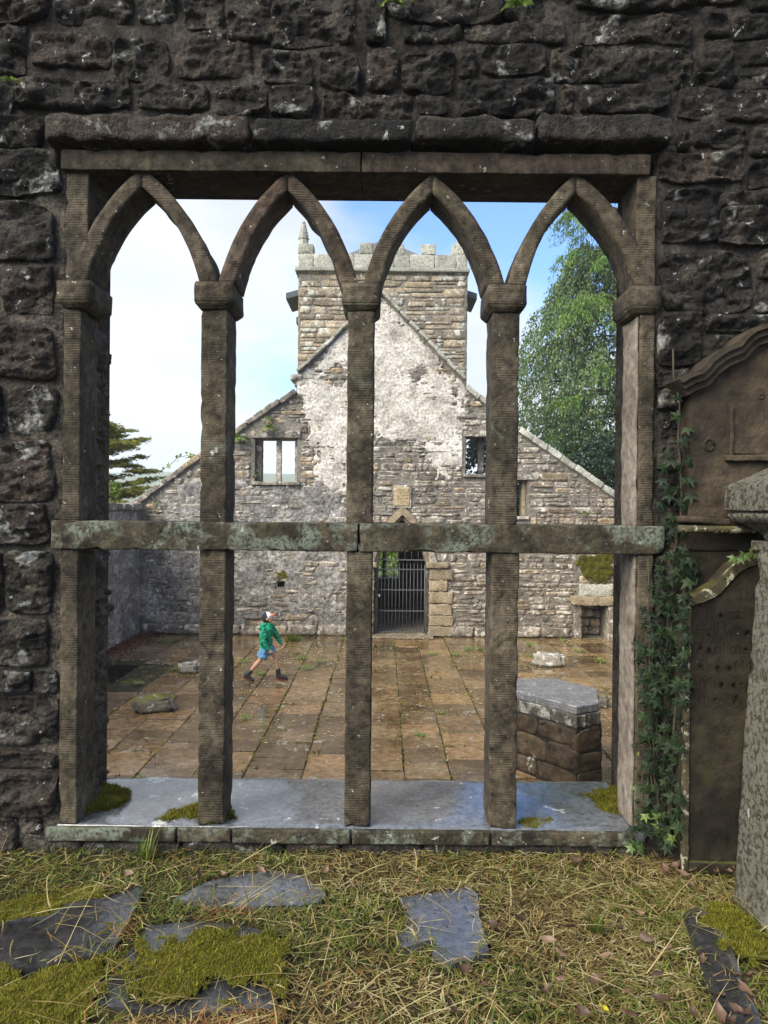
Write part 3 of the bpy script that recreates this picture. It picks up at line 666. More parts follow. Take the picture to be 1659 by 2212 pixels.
# infill at the back of blind openings
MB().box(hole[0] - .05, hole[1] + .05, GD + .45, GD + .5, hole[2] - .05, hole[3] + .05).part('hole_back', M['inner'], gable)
# profile of the gable in z
ol = [(-6.72, 1.55)] + [p for p in OUT[1:7]]; orr = [p for p in OUT[6:-1]]
def xl_at(z):
    pts = sorted([(p[1], p[0]) for p in ol]); return float(np.interp(z, [p[0] for p in pts], [p[1] for p in pts])) if z > pts[0][0] else XW0 + .02
def xr_at(z):
    pts = sorted([(p[1], p[0]) for p in orr]); return float(np.interp(z, [p[0] for p in pts], [p[1] for p in pts])) if z > pts[0][0] else XW1 - .02
def grow(r, a, b_=None, t=None): b_ = a if b_ is None else b_; return (r[0] - a, r[1] + a, r[2] - b_, r[3] + (b_ if t is None else t))
blocks = [grow(win_l, .09, .1, .2), grow(win_r, .06, .09, .16), grow(win_s, .09, .09, .13), grow(hole, .02), (fire[0] - .2, fire[1] + .18, -2, fire[3] + .3)]
plq = rect(848, 1048, 889, 1098); blocks.append(plq)
def door_half(z):
    if z < zspr: return hwd + .5 if z > zspr - .13 else hwd + .02
    hh = (z - zspr) / (zapx - zspr + .22)
    return (hwd + .2) * float(np.interp(hh, prof_h, prof_w)) if hh < 1 else 0
rg = random.Random(33)
def courses(z0, z1, spans, hr, lr):
    outp = []; z = z0
    while z < z1 - .04:
        h = hr[0] + (hr[1] - hr[0]) * rg.random(); h = min(h, z1 - z)
        for (a, c) in spans(z, z + h):
            x = a
            while x < c - .03:
                l = lr[0] + (lr[1] - lr[0]) * rg.random() ** 1.4
                if c - (x + l) < lr[0] * .7: l = c - x
                hh = h
                
                if h > .17 and rg.random() < .3:      # two thin stones in place of one
                    k = .4 + .2 * rg.random(); outp.append((x + l / 2, z + h * k / 2, l - .008, h * k - .008)); outp.append((x + l / 2, z + h * (1 + k) / 2, l - .008, h * (1 - k) - .008))
                else: outp.append((x + l / 2, z + h / 2 + rg.uniform(-.008, .008), l - .004 - .010 * rg.random(), hh - .003 - .011 * rg.random()))
                x += l
        z += h
    return outp
def sub(sp, a, c):
    o = []
    for (p, q) in sp:
        if c <= p or a >= q: o.append((p, q)); continue
        if a > p + .03: o.append((p, a))
        if c < q - .03: o.append((c, q))
    return o
def gable_spans(zl, zh):
    zm = (zl + zh) / 2
    sp = [(xl_at(zh) + .02, xr_at(zh) - .02)]
    if sp[0][1] < sp[0][0] + .1: return []
    for bx in blocks:
        if zh > bx[2] + .01 and zl < bx[3] - .01: sp = sub(sp, bx[0], bx[1])
    dh = door_half(zm)
    if dh > 0: sp = sub(sp, dxc - dh, dxc + dh)
    return sp
gst = courses(FLOOR, OUT[6][1] - .1, gable_spans, (.09, .23), (.14, .72))
VAR = []
for k in range(14):
    V, Fc = rough_block(1, 1, .6, 7, 5, .10, .20, .12, 500 + k * 7, 2.2); VAR.append((V, Fc))
gmesh = []
for V, Fc in VAR:
    me = smooth(py_mesh('rubble', V, Fc)); me.materials.append(M['gable']); gmesh.append(me)
PLW = [GP(*p) for p in ((638, 815), (822, 640), (1003, 828), (1000, 870), (992, 905), (1000, 950), (1003, 1012), (965, 1018), (932, 1010), (918, 980), (905, 948), (870, 938), (835, 940), (808, 945), (750, 960), (745, 1100), (730, 1120), (722, 1060), (700, 1035), (690, 985), (672, 960), (662, 900), (650, 870))]
PLG = [GP(*p) for p in ((296, 1120), (440, 1040), (545, 1045), (650, 1050), (720, 1050), (748, 1130), (748, 1345), (296, 1345))]
hol = [GP(720, 815) + (.24,), GP(905, 812) + (.2,), GP(780, 858) + (.1,), GP(965, 800) + (.16,), GP(845, 690) + (.14,), GP(985, 855) + (.12,), GP(650, 835) + (.1,)]
def pl_white(x, z):
    s = sdf_poly(x, z, PLW)
    for (hx, hz, hr) in hol: s = np.minimum(s, np.hypot((x - hx), (z - hz)) - hr)
    return s + fbm(x * 1.6, z * 1.6, 60, 5, .6) * .36 + fbm(x * 6, z * 6, 62, 5, .7) * .26 + .06
def pl_grey(x, z):
    return sdf_poly(x, z, PLG) + fbm(x * 1.1, z * 1.1, 66, 5, .6) * .9 + .05
mw = pl_white(np.array([s[0] for s in gst]), np.array([s[1] for s in gst])); mg = pl_grey(np.array([s[0] for s in gst]), np.array([s[1] for s in gst]))
order = sorted([i for i in range(len(gst)) if mw[i] < .18], key=lambda i: -gst[i][2] * gst[i][3] * (1.0 if mg[i] < .1 else .4))
keep = set(order[:300]); rest = MB()
for i, (x, z, wd, h) in enumerate(gst):
    v = rg.randrange(14); fl = rg.choice((-1, 1)); dy = rg.uniform(-.012, .014)
    if mw[i] > .45: continue
    if i in keep:
        o = link('rubble_stone', gmesh[v], None, gable, (x, GD + .045 + dy, z)); o.scale = (wd * 1.0, .31, h)
    else:
        V = VAR[v][0] * np.array((wd, .31, h)) + np.array((x, GD + .045 + dy, z)); rest.add((V, VAR[v][1]))
stuff(rest.part('rubble_stones', M['gable'], gable, True))
def plaster(name, fn, mat, step, x0, x1, z0, z1, prd, rough, clip):
    xs = np.arange(x0, x1, step); zs = np.arange(z0, z1, step); X, Z = np.meshgrid(xs, zs); m = fn(X, Z)
    t = np.clip(m / .10 + .5, 0, 1); t = t * t * (3 - 2 * t)
    Y = GD + .07 - t * prd - fbm(X * 2.6, Z * 3.4, 77, 5, .6) * rough * t
    ok = (t > .02)
    for bx in clip: ok &= ~((X > bx[0]) & (X < bx[1]) & (Z > bx[2]) & (Z < bx[3]))
    idx = np.arange(X.size).reshape(X.shape)
    q = ok[:-1, :-1] & ok[1:, :-1] & ok[:-1, 1:] & ok[1:, 1:]
    jj, ii = np.where(q); Fq = np.stack([idx[jj, ii], idx[jj, ii + 1], idx[jj + 1, ii + 1], idx[jj + 1, ii]], 1)
    V = np.stack([X.ravel(), Y.ravel(), Z.ravel()], 1); used = np.unique(Fq); rm = np.full(len(V), -1); rm[used] = np.arange(len(used))
    me = smooth(fast_mesh(name, V[used], rm[Fq])); return link(name, me, mat, gable)
inside = lambda X, Z: sdf_poly(X, Z, [(p[0], p[1] - .05) for p in OUT])
plaster('white_plaster', lambda X, Z: np.minimum(pl_white(X, Z), inside(X, Z) - .02), M['plaster'], .03, -2.6, 2.4, -.6, 7.1, .062, .022, blocks)
def grey_fn(X, Z): return np.minimum(np.minimum(pl_grey(X, Z), inside(X, Z) - .05), np.abs(X - dxc) - hwd - .05)
plaster('grey_render', grey_fn, M['greyrender'], .04, XW0, -.9, FLOOR, 2.6, .055, .05, blocks)
# plinth course, copings
x = XW0 + .03
while x < XW1 - .1:
    l = min(.5 + .6 * rg.random(), XW1 - x)
    if not (x + l > dxa - .15 and x < dxb + .15) and not (x + l > fire[0] - .2):
        V, Fc = rough_block(l - .02, .26, .1, 12, 5, .03, .05, .12, rg.randint(0, 999)); link('plinth_stone', smooth(py_mesh('plinth_stone', V, Fc)), M['gable'], gable, (x + l / 2, GD - .03, FLOOR + .14))
    x += l
def coping(p0, p1, wid, th, n, mat, y0=None, y1=None, name='coping_stone'):
    p0, p1 = Vector((p0[0], 0, p0[1])), Vector((p1[0], 0, p1[1])); d = (p1 - p0); Lg = d.length; d.normalize(); nrm = Vector((-d.z, 0, d.x))
    if nrm.z < 0: nrm = -nrm
    y0 = GD - .06 if y0 is None else y0; y1 = GD + .84 if y1 is None else y1
    for i in range(n):
        a = p0 + d * (Lg * i / n + .006); c = p0 + d * (Lg * (i + 1) / n - .006); up = rg.uniform(-.015, .02)
        V, Fc = rough_bar(0, (c - a).length, y0 + rg.uniform(-.03, .02), y1, -wid * .3 + up, th + up, .12, .03, rg.randint(0, 999), .015)
        V = np.array([a + d * v[0] + nrm * v[2] + Vector((0, v[1], 0)) for v in V])
        wpart(name, V, Fc, mat, gable, True)
coping(GP(288, 1092), GP(433, 989), .1, .10, 4, M['gable']); coping(GP(433, 989), GP(640, 846), .1, .10, 6, M['gable'])
coping(GP(1006, 836), GP(1119, 931), .1, .10, 4, M['parapet']); coping(GP(1119, 931), GP(1330, 1074), .1, .12, 7, M['parapet'])
coping(GP(645, 806), GP(822, 634), .03, .07, 9, M['parapet'], GD - .10, GD + .6, 'raking_moulding'); coping(GP(822, 634), GP(1004, 822), .03, .07, 9, M['parapet'], GD - .10, GD + .6, 'raking_moulding')
V, Fc = rough_block(.34, .16, .6, 6, 4, .05, .06, .2, 3); link('kneeler', smooth(py_mesh('kneeler', V, Fc)), M['gable'], gable, (GP(640, 815)[0], GD, GP(640, 815)[1]))
# windows of the gable
def gbar(name, x0, x1, z0, z1, y0, y1, mat='gable', amp=.012, par=gable):
    V, Fc = rough_bar(x0, x1, y0, y1, z0, z1, .08, amp, rg.randint(0, 999), .012); return wpart(name, V, Fc, M[mat], par, True)
a = win_l; gbar('window_lintel', a[0] - .09, a[1] + .09, a[3] + .002, a[3] + .19, GD - .02, GD + .5, 'gable')
gbar('window_sill', a[0] - .09, a[1] + .09, a[2] - .09, a[2] - .002, GD - .06, GD + .6, 'gable')
for (u, v) in ((a[0] + .002, a[0] + .13), (a[1] - .09, a[1] - .002)): gbar('window_jamb', u, v, a[2], a[3], GD + .25, GD + .6, 'gable')
c0 = GP(593, 1000)[0]; c1 = GP(604, 1000)[0]; gbar('window_mullion', c0, c1, a[2], a[3], GD + .27, GD + .45, 'gable')
a = win_r; gbar('window_lintel', a[0] - .06, a[1] + .06, a[3] + .002, a[3] + .15, GD - .01, GD + .5, 'gable')
gbar('window_sill', a[0] - .06, a[1] + .06, a[2] - .08, a[2] - .002, GD - .05, GD + .6, 'gable')
c0 = GP(1036, 1000)[0]; c1 = GP(1048, 1000)[0]; gbar('window_mullion', c0, c1, a[2], a[3], GD + .3, GD + .5, 'inner')
a = win_s; gbar('window_lintel', a[0] - .09, a[1] + .12, a[3] + .002, a[3] + .13, GD - .02, GD + .5, 'gable')
gbar('window_sill', a[0] - .09, a[1] + .05, a[2] - .08, a[2] - .002, GD - .04, GD + .6, 'gable')
gbar('window_jamb', a[1] - .10, a[1] - .002, a[2], a[3], GD + .2, GD + .6, 'quoin')
# tablet over the door with worn unreadable carving
gbar('tablet_frame', plq[0], plq[1], plq[2], plq[3], GD - .01, GD + .2, 'gable', .004)
tb = gbar('tablet', plq[0] + .05, plq[1] - .05, plq[2] + .07, plq[3] - .05, GD - .025, GD - .008, 'plaque', .003)
mb = MB(); 
for r_ in range(5):
    xx = plq[0] + .08; zz = plq[3] - .10 - r_ * .075
    while xx < plq[1] - .09:
        h = .03 + .02 * rg.random(); mb.box(xx, xx + .008, GD - .0285, GD - .0265, zz - h, zz); 
        if rg.random() < .6: mb.box(xx, xx + .026, GD - .0285, GD - .0266, zz - h * rg.random(), zz - h * rg.random() + .008)
        xx += .022 + .02 * rg.random()
stuff(mb.part('carving', M['gable'], tb))
# door surround: voussoirs, quoins, imposts
for sgn in (-1, 1):
    oc = dcurve(hwd + .2, zspr, zapx + .22, 12); ic = dcurve(hwd + .004, zspr, zapx + .004, 12)
    for k in range(0, 12, 3):
        P = [(dxc + sgn * ic[j][0], ic[j][1]) for j in range(k, k + 4)] + [(dxc + sgn * oc[j][0], oc[j][1]) for j in range(k + 3, k - 1, -1)]
        V, Fc = prism(P, GD - .02 - .012 * (k % 2), GD + .5); wpart('voussoir', V, Fc, M['quoin' if k > 2 else 'gable'], gable)
    for k in range(0, 12, 3):
        ic2 = dcurve(hwd - .09, zspr, zapx - .10, 12)
        P = [(dxc + sgn * ic2[j][0], ic2[j][1]) for j in range(k, k + 4)] + [(dxc + sgn * (ic[j][0] - .006), ic[j][1] - .004) for j in range(k + 3, k - 1, -1)]
        V, Fc = prism(P, GD + .10, GD + .45); wpart('inner_voussoir', V, Fc, M['quoin'], gable)
    e = dxc + sgn * hwd
    V, Fc = rough_bar(min(e - sgn * .08, e + sgn * .5), max(e - sgn * .08, e + sgn * .5), GD - .10, GD + .5, zspr - .13, zspr + .02, .08, .03, 6, .03); wpart('impost', V, Fc, M['quoin'], gable, True)
    z = FLOOR + .02
    while z < zspr - .16:
        h = min(.26 + .06 * rg.random(), zspr - .14 - z); l = .44 + .3 * rg.random()
        V, Fc = rough_bar(min(e, e + sgn * l), max(e, e + sgn * l), GD - .03 - .02 * rg.random(), GD + .5, z + .006, z + h - .006, .07, .035, rg.randint(0, 999), .02)
        wpart('quoin', V, Fc, M['quoin'], gable, True); z += h
    gbar('door_jamb', min(e, e - sgn * .09), max(e, e - sgn * .09), FLOOR, zspr, GD + .12, GD + .45, 'inner', .006)
gbar('threshold', dxa - .1, dxb + .1, FLOOR, FLOOR + .05, GD - .35, GD + .6, 'gable', .01)
# fireplace in the corner
fy = GD - .10
gbar('fireplace_jamb', fire[0] - .17, fire[0] + .002, FLOOR, fire[3] - .002, fy, GD + .3, 'gable', .03)
gbar('fireplace_jamb', fire[1] - .002, fire[1] + .14, FLOOR - .01, fire[3] - .002, fy - .05, GD + .3, 'gable', .03)
gbar('fireplace_lintel', fire[0] - .26, fire[1] + .2, fire[3], fire[3] + .22, fy - .1, GD + .3, 'quoin', .05)
gbar('overmantel', fire[0] - .05, fire[1] + .12, fire[3] + .225, fire[3] + .52, fy + .02, GD + .2, 'parapet', .04)
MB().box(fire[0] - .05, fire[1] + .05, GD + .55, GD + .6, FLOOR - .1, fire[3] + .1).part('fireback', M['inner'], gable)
z = FLOOR
while z < fire[3] - .05:
    h = .2 + .08 * rg.random(); x = fire[0]
    while x < fire[1] - .05:
        l = min(.25 + .25 * rg.random(), fire[1] - x); V, Fc = rough_block(l - .02, h - .02, .1, 8, 5, .03, .04, .15, rg.randint(0, 999))
        link('fireback_stone', smooth(py_mesh('fireback_stone', V, Fc)), M['gable'], gable, (x + l / 2, GD + .53, z + h / 2)); x += l
    z += h

# ---- iron gate in the doorway
gate = root('iron_gate', (dxc, GD + .3, FLOOR + .05), 'grey iron bar gate with rails closing the pointed church doorway', 'gate')
gy = GD + .28
gx0, gx1 = dxa + .1, dxb - .1
nb = 13
for i in range(nb + 1):
    x = gx0 + (gx1 - gx0) * i / nb; r_ = .0075 if 0 < i < nb else .014
    V, Fc = tube([(x, gy, FLOOR + .06), (x, gy, GP(867, 1222)[1])], r_, 6); wpart('bar', V, Fc, M['iron'], gate, True)
    if 0 < i < nb: V, Fc = tube([(x, gy, GP(867, 1222)[1]), (x, gy, GP(867, 1217)[1])], [.012, .001], 6); wpart('spike', V, Fc, M['iron'], gate)
for yy in (1232, 1277, 1323, 1369):
    z = GP(867, yy)[1]; MB().box(gx0 - .02, gx1 + .02, gy - .012, gy + .012, z - .013, z + .013).part('rail', M['iron'], gate)
z = GP(867, 1211)[1]; MB().box(gx0 - .08, gx1 + .08, gy - .014, gy + .014, z - .016, z + .016).part('transom_rail', M['iron'], gate)
for i in range(1, 7):
    x = gx0 + (gx1 - gx0) * i / 7; t = abs(x - dxc) / hwd; hgt = float(np.interp(-t, -prof_w, prof_h)) * (zapx - .12 - zspr) + zspr
    V, Fc = tube([(x, gy, z), (x, gy, hgt)], .011, 6); wpart('arch_bar', V, Fc, M['iron'], gate, True)
ac = dcurve(hwd - .1, zspr, zapx - .12, 12)
V, Fc = tube([(dxc - a_, gy, z_) for a_, z_ in ac] + [(dxc + a_, gy, z_) for a_, z_ in reversed(ac[:-1])], .014, 6); wpart('arch_frame', V, Fc, M['iron'], gate, True)
pk = GP(807, 1287); V, Fc = tube([(pk[0] + .13, gy - .03, pk[1] - .06), (pk[0] + .13, gy - .03, pk[1] + .01)], .035, 8); wpart('padlock', V, Fc, M['white'], gate, True)

# ---- tower behind the gable
TD = GD + .82
def TP(x, y): p = W(x, y, TD); return (p.x, p.z)
tx0, tx1 = TP(645, 800)[0], TP(1006, 800)[0]; TB = TD + 4.6
tower = root('church_tower', ((tx0 + tx1) / 2, TD + 2.3, FLOOR), 'square battlemented church tower with corner pinnacle and lichened ashlar', 'tower')
ztop = TP(829, 584)[1]
MB().box(tx0, tx1, TD + .03, TD + .5, 2.4, ztop).part('front_core', M['gmortar'], tower)
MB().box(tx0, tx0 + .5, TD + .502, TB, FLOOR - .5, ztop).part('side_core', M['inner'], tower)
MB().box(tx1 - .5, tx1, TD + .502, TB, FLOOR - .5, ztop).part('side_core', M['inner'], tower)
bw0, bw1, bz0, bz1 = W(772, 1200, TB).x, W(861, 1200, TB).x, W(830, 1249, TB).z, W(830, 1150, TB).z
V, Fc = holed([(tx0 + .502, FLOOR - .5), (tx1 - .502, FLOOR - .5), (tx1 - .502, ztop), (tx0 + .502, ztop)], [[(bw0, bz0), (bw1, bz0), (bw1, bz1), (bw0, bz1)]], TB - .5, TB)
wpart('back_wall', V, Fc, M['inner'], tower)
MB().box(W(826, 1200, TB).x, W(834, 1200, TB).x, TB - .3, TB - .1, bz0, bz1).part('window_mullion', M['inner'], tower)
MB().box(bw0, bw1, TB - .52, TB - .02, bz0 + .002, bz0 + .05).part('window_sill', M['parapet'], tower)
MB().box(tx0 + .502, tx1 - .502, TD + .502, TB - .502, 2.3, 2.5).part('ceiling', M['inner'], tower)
MB().box(tx0 + .502, tx1 - .502, GD + .5, TB - .502, FLOOR - .2, FLOOR + .02).part('room_floor', M['gmortar'], tower)
tst = courses(2.6, ztop - .01, lambda a, c: [(tx0 + .005, tx1 - .005)], (.16, .29), (.28, .95))
tm = []
for k in range(10):
    V, Fc = rough_block(1, 1, .5, 5, 4, .05, .09, .08, 900 + k * 5, 2.0); me = smooth(py_mesh('ashlar', V, Fc)); me.materials.append(M['tower']); tm.append(me)
for (x, z, wd, h) in tst:
    # leave out what the gable hides
    if z + h / 2 < 0: continue
    gzh = np.interp(x, [p[0] for p in OUT[4:9]], [p[1] for p in OUT[4:9]])
    if z + h / 2 < gzh - .5: continue
    o = link('ashlar', rg.choice(tm), None, tower, (x, TD + .03 + rg.uniform(-.008, .006), z)); o.scale = (wd, .3, h)
# side courses of the tower, seen edge-on
for sx, xx in ((-1, tx0), (1, tx1)):
    mb = MB(); z = 2.6
    while z < ztop - .05:
        h = .16 + .13 * rg.random(); y = TD + .05
        while y < TB - .05:
            l = min(.35 + .6 * rg.random(), TB - y); mb.box(xx - .03, xx + .03, y + .006, y + l - .006, z + .006, min(z + h, ztop) - .006); y += l
        z += h
    stuff(mb.part('side_ashlar', M['tower'], tower))
V, Fc = rough_bar(TP(638, 585)[0], TP(1014, 585)[0], TD - .08, TB + .08, TP(829, 589)[1], TP(829, 580)[1], .15, .01, 8, .02); wpart('string_course', V, Fc, M['parapet'], tower, True)
zp0, zp1, zm = TP(829, 580)[1] + .002, TP(829, 551)[1], TP(829, 527)[1]
def px_(X): return TP(597.2 + X * .28, 560)[0]
x = tx0 - .02
while x < tx1 - .1:
    l = min(.35 + .35 * rg.random(), tx1 + .02 - x); V, Fc = rough_bar(x, x + l - .006, TD - .03, TD + .3, zp0, zp1, .1, .02, rg.randint(0, 99), .012); wpart('parapet_stone', V, Fc, M['parapet'], tower, True); x += l
for (xa, xb) in ((168, 287), (410, 512), (640, 742), (880, 985), (1115, 1226), (1355, 1468)):
    V, Fc = rough_bar(px_(xa), px_(xb), TD - .02, TD + .3, zp1 + .003, zm + rg.uniform(-.03, .02), .1, .03, rg.randint(0, 99), .02); wpart('merlon', V, Fc, M['parapet'], tower, True)
for sx in (tx0 - .02, tx1 - .3):
    MB().box(sx, sx + .32, TD + .302, TB, zp0, zp1).part('side_parapet', M['parapet'], tower)
    for k in range(1, 5):
        V, Fc = rough_bar(sx, sx + .32, TD + k * .92, TD + k * .92 + .42, zp1 + .003, zm, .15, .02, k, .02); wpart('merlon', V, Fc, M['parapet'], tower, True)
MB().box(tx0 + .3, tx1 - .3, TB - .3, TB, zp0, zp1).part('back_parapet', M['parapet'], tower)
for k in range(1, 5): MB().box(tx0 + k * .92 - .2, tx0 + k * .92 + .22, TB - .3, TB, zp1 + .003, zm).part('merlon', M['parapet'], tower)
# low lead roof behind the battlements
xm = (tx0 + tx1) / 2; zr = TP(829, 522)[1]
V, Fc = prism([(tx0 + .31, zp0 + .1), (tx1 - .31, zp0 + .1), (tx1 - .31, zp0 + .25), (xm, zr + .35), (tx0 + .31, zp0 + .25)], TD + .8, TB - .31); wpart('lead_roof', V, Fc, M['lead'], tower)
# pinnacle on the left corner, stump on the right one
pc = TP(655, 530)[0]; zq = zm - .05; zt = TP(655, 474)[1]
prof = [(.13, 0), (.13, .17)] 
n_ = 6
for k in range(n_):
    f = k / n_; r_ = .115 * (1 - f) + .02; zz = .17 + (zt - zq - .17) * f
    prof += [(r_ + .018, zz + .01), (r_ + .018, zz + .035), (r_ * .88, zz + .05)]
prof += [(.012, zt - zq)]
V, Fc = tube([(pc, TD + .12, zq + p[1]) for p in prof], [p[0] for p in prof], 8); wpart('pinnacle', V, Fc, M['parapet'], tower)
V, Fc = tube([(TP(994, 530)[0], TD + .12, zm - .02), (TP(994, 530)[0], TD + .12, zm + .12), (TP(995, 530)[0], TD + .12, zm + .17)], [.12, .1, .05], 8); wpart('pinnacle_stump', V, Fc, M['parapet'], tower)
# belfry louvres sticking out on both sides
for (xa, ya, xb, yb) in ((646, 628, 618, 640), (1005, 630, 1030, 641), (646, 688, 640, 692), (1005, 692, 1009, 696)):
    ld = TD + 1.6; p = W(xa, ya, ld); q = W(xb, yb, ld); p = (tx0 if xa < 829 else tx1, p.z); q = (q.x, q.z); t = .085
    V, Fc = prism([(p[0], p[1] - t), (q[0], q[1] - t), (q[0], q[1] + t), (p[0], p[1] + t)], TD + 1.6, TD + 3.0); wpart('louvre', V, Fc, M['wood'], tower)

# ---- side walls of the nave
def side_wall(name, label, xin, sgn, ztop_, mat):
    r_ = root(name, (xin + sgn * .35, 11, FLOOR), label, 'wall')
    MB().box(min(xin + sgn * .03, xin + sgn * .7), max(xin + sgn * .03, xin + sgn * .7), 3.87, GD + .03, -2.6, ztop_ - .15).part('core', M['gmortar'], r_)
    ys = np.arange(3.9, GD + .03, .05); zs = np.arange(FLOOR, ztop_ - .16, .05); Y, Z = np.meshgrid(ys, zs)
    X = xin + sgn * (.02 + fbm(Y * 3.5, Z * 5, 81 + sgn, 5, .6) * .07)
    idx = np.arange(X.size).reshape(X.shape); Fq = [(idx[j, i], idx[j, i + 1], idx[j + 1, i + 1], idx[j + 1, i]) for j in range(len(zs) - 1) for i in range(len(ys) - 1)]
    wpart('wall_face', np.stack([X.ravel(), Y.ravel(), Z.ravel()], 1), Fq, M[mat], r_, True, False)
    y = 3.95
    while y < GD - .1:
        l = min(.6 + .5 * rg.random(), GD - y); V, Fc = rough_bar(min(xin - sgn * .05, xin + sgn * .78), max(xin - sgn * .05, xin + sgn * .78), y + .005, y + l - .005, ztop_ - .15, ztop_ + .05 * rg.random(), .12, .05, rg.randint(0, 999), .03)
        wpart('coping_stone', V, Fc, M['gable'], r_, True); y += l
    return r_
side_l = side_wall('nave_side_wall', 'grey rendered side wall of the nave with flat mossy coping, on the left', XW0, -1, 1.63, 'greyrender')
side_r = side_wall('nave_side_wall', 'pale rubble side wall of the nave beside the fireplace, on the right', XW1, 1, 1.9, 'gable')
# rubble of the right wall next to the fireplace
z = FLOOR; mb = MB(); n_ = 0
while z < 1.7:
    h = .13 + .1 * rg.random(); y = 14.0
    while y < GD - .05:
        l = min(.25 + .3 * rg.random(), GD - y); V, Fc = rough_block(l - .015, h - .015, .06, 8, 5, .03, .05, .15, rg.randint(0, 999)); mt = Matrix.Rotation(R(-90), 4, 'Z')
        link('rubble_stone', smooth(fixn(py_mesh('rubble_stone', np.array([mt @ Vector(v) for v in V]), Fc))), M['gable'], side_r, (XW1 + .01, y + l / 2, z + h / 2)); y += l
    z += h
# ------------------------------------------------------------------ graveyard: memorial, headstone, pillar, slabs
ry = random.Random(77)
def mirror(pts, xc): return pts + [(2 * xc - x, z) for x, z in reversed(pts)]
def DP(pts, d): return [(W(x, y, d).x, W(x, y, d).z) for x, y in pts]
# wall memorial with ogee hood, flat against the wall
mem = root('wall_memorial', (W(1670, 1100, 3.25).x, 3.25, 0), 'brown carved wall memorial with curved moulded hood above the inscribed headstone', 'memorial')
hood = [(1450, 826), (1471, 814), (1495, 806), (1507, 794), (1519, 779), (1543, 762), (1576, 748), (1584, 737), (1594, 727), (1606, 718), (1627, 711), (1650, 708.5)]
MD = 3.22
xc = W(1674, 800, MD).x
def offs(pts, k, dx): return [(x + dx, y + k) for x, y in pts]
for (k, front, th) in ((0, 3.135, 9), (9, 3.155, 11), (20, 3.18, 12)):
    o_ = mirror(DP(offs(hood, k, k * .8), MD), xc); i_ = mirror(DP(offs(hood, k + th - .6, (k + th) * .8), MD), xc)
    V, Fc = prism(list(reversed(i_)) + o_, front, 3.34); wpart('hood_moulding', V, Fc, M['memorial'], mem)
pts = [(1489, 1116), (1489, 850)] + offs(hood, 30, 26)[2:]
V, Fc = prism(list(reversed(mirror(DP(pts, MD), xc))), MD, 3.34)
wpart('panel', V, Fc, M['memorial'], mem)
# raised tablet on the panel
tabl = [(1570, 980), (1570, 872), (1590, 864), (1605, 850), (1624, 842), (1640, 840), (1660, 852)]
V, Fc = prism(list(reversed(mirror(DP(tabl, MD), xc))), MD - .014, MD + .002); tb = wpart('tablet', V, Fc, M['memorial'], mem)
a, c = W(1570, 990, MD), W(1585, 868, MD)
for s in (1, -1):
    xa, xb = (a.x, a.x + .018) if s > 0 else (2 * xc - a.x - .018, 2 * xc - a.x)
    V, Fc = rough_bar(xa, xb, MD - .026, MD - .0145, a.z, c.z - .03, .04, .006, 4, .004); wpart('tablet_border', V, Fc, M['memorial'], mem, True)
V, Fc = rough_bar(a.x - .015, 2 * xc - a.x + .015, MD - .034, MD - .002, W(1570, 990, MD).z - .012, W(1570, 980, MD).z - .004, .05, .006, 4, .004); wpart('tablet_ledge', V, Fc, M['memorial'], mem, True)
p = W(1531, 961, MD); V, Fc = tube([(p.x + .022 * math.cos(t * .5), MD - .001, p.z + .026 * math.sin(t * .5)) for t in range(13)], .006, 6); wpart('worn_boss', V, Fc, M['memorial'], mem, True)
p = W(1640, 857, MD); V, Fc = tube([(p.x + .01 * math.cos(t * .6), MD - .014, p.z + .012 * math.sin(t * .6)) for t in range(11)], .005, 6); wpart('worn_boss', V, Fc, M['memorial'], mem, True)
a = W(1468, 1143, 3.13); V, Fc = tube([(a.x, 3.145, a.z)] + [(a.x + .004 + .1 * k, 3.145, a.z + ry.uniform(-.002, .002)) for k in range(0, 11)], [.010] + [(.022, .017)] * 11, 12); wpart('roll_moulding', V, Fc, M['border'], mem, True)
z1 = W(1500, 1134, 3.16).z; z2 = W(1500, 1116, MD).z
V, Fc = rough_bar(a.x + .02, a.x + 1.0, 3.15, 3.34, z1 + .004, z2 - .002, .04, .012, 9, .01); wpart('base_ledge', V, Fc, M['memorial'], mem, True)
V, Fc = rough_bar(a.x + .03, a.x + 1.0, 3.25, 3.34, z1 - .12, z1, .05, .01, 10, .01); wpart('frieze', V, Fc, M['memorial'], mem, True)
V, Fc = rough_bar(a.x + .02, a.x + 1.0, 3.265, 3.34, -.03, z1 - .122, .05, .012, 11, .01); wpart('die', V, Fc, M['memorial'], mem, True)

# inscribed headstone
HD = 3.12
hst = root('headstone', (W(1680, 1500, HD).x, HD + .04, -.02), 'brown scroll-topped headstone carved with weathered names beside the ivy', 'headstone')
top = [(1478, 1292), (1490, 1288), (1517, 1279), (1547, 1262), (1566, 1239), (1584, 1220), (1607, 1206), (1634, 1199), (1652, 1197)]
hx = W(1690, 1500, HD).x
L0 = W(1478, 1500, HD).x
tp = DP(top, HD); tp[0] = (L0, tp[0][1])
outl = mirror([(L0, -.05)] + tp, hx)
V, Fc = prism(list(reversed(outl)), HD + .022, HD + .085); wpart('slab', V, Fc, M['headstone'], hst)
inn = [(L0 + .026, .08)] + [(x + .026, z - .032) for x, z in tp[1:]]; inn_m = mirror(inn, hx)
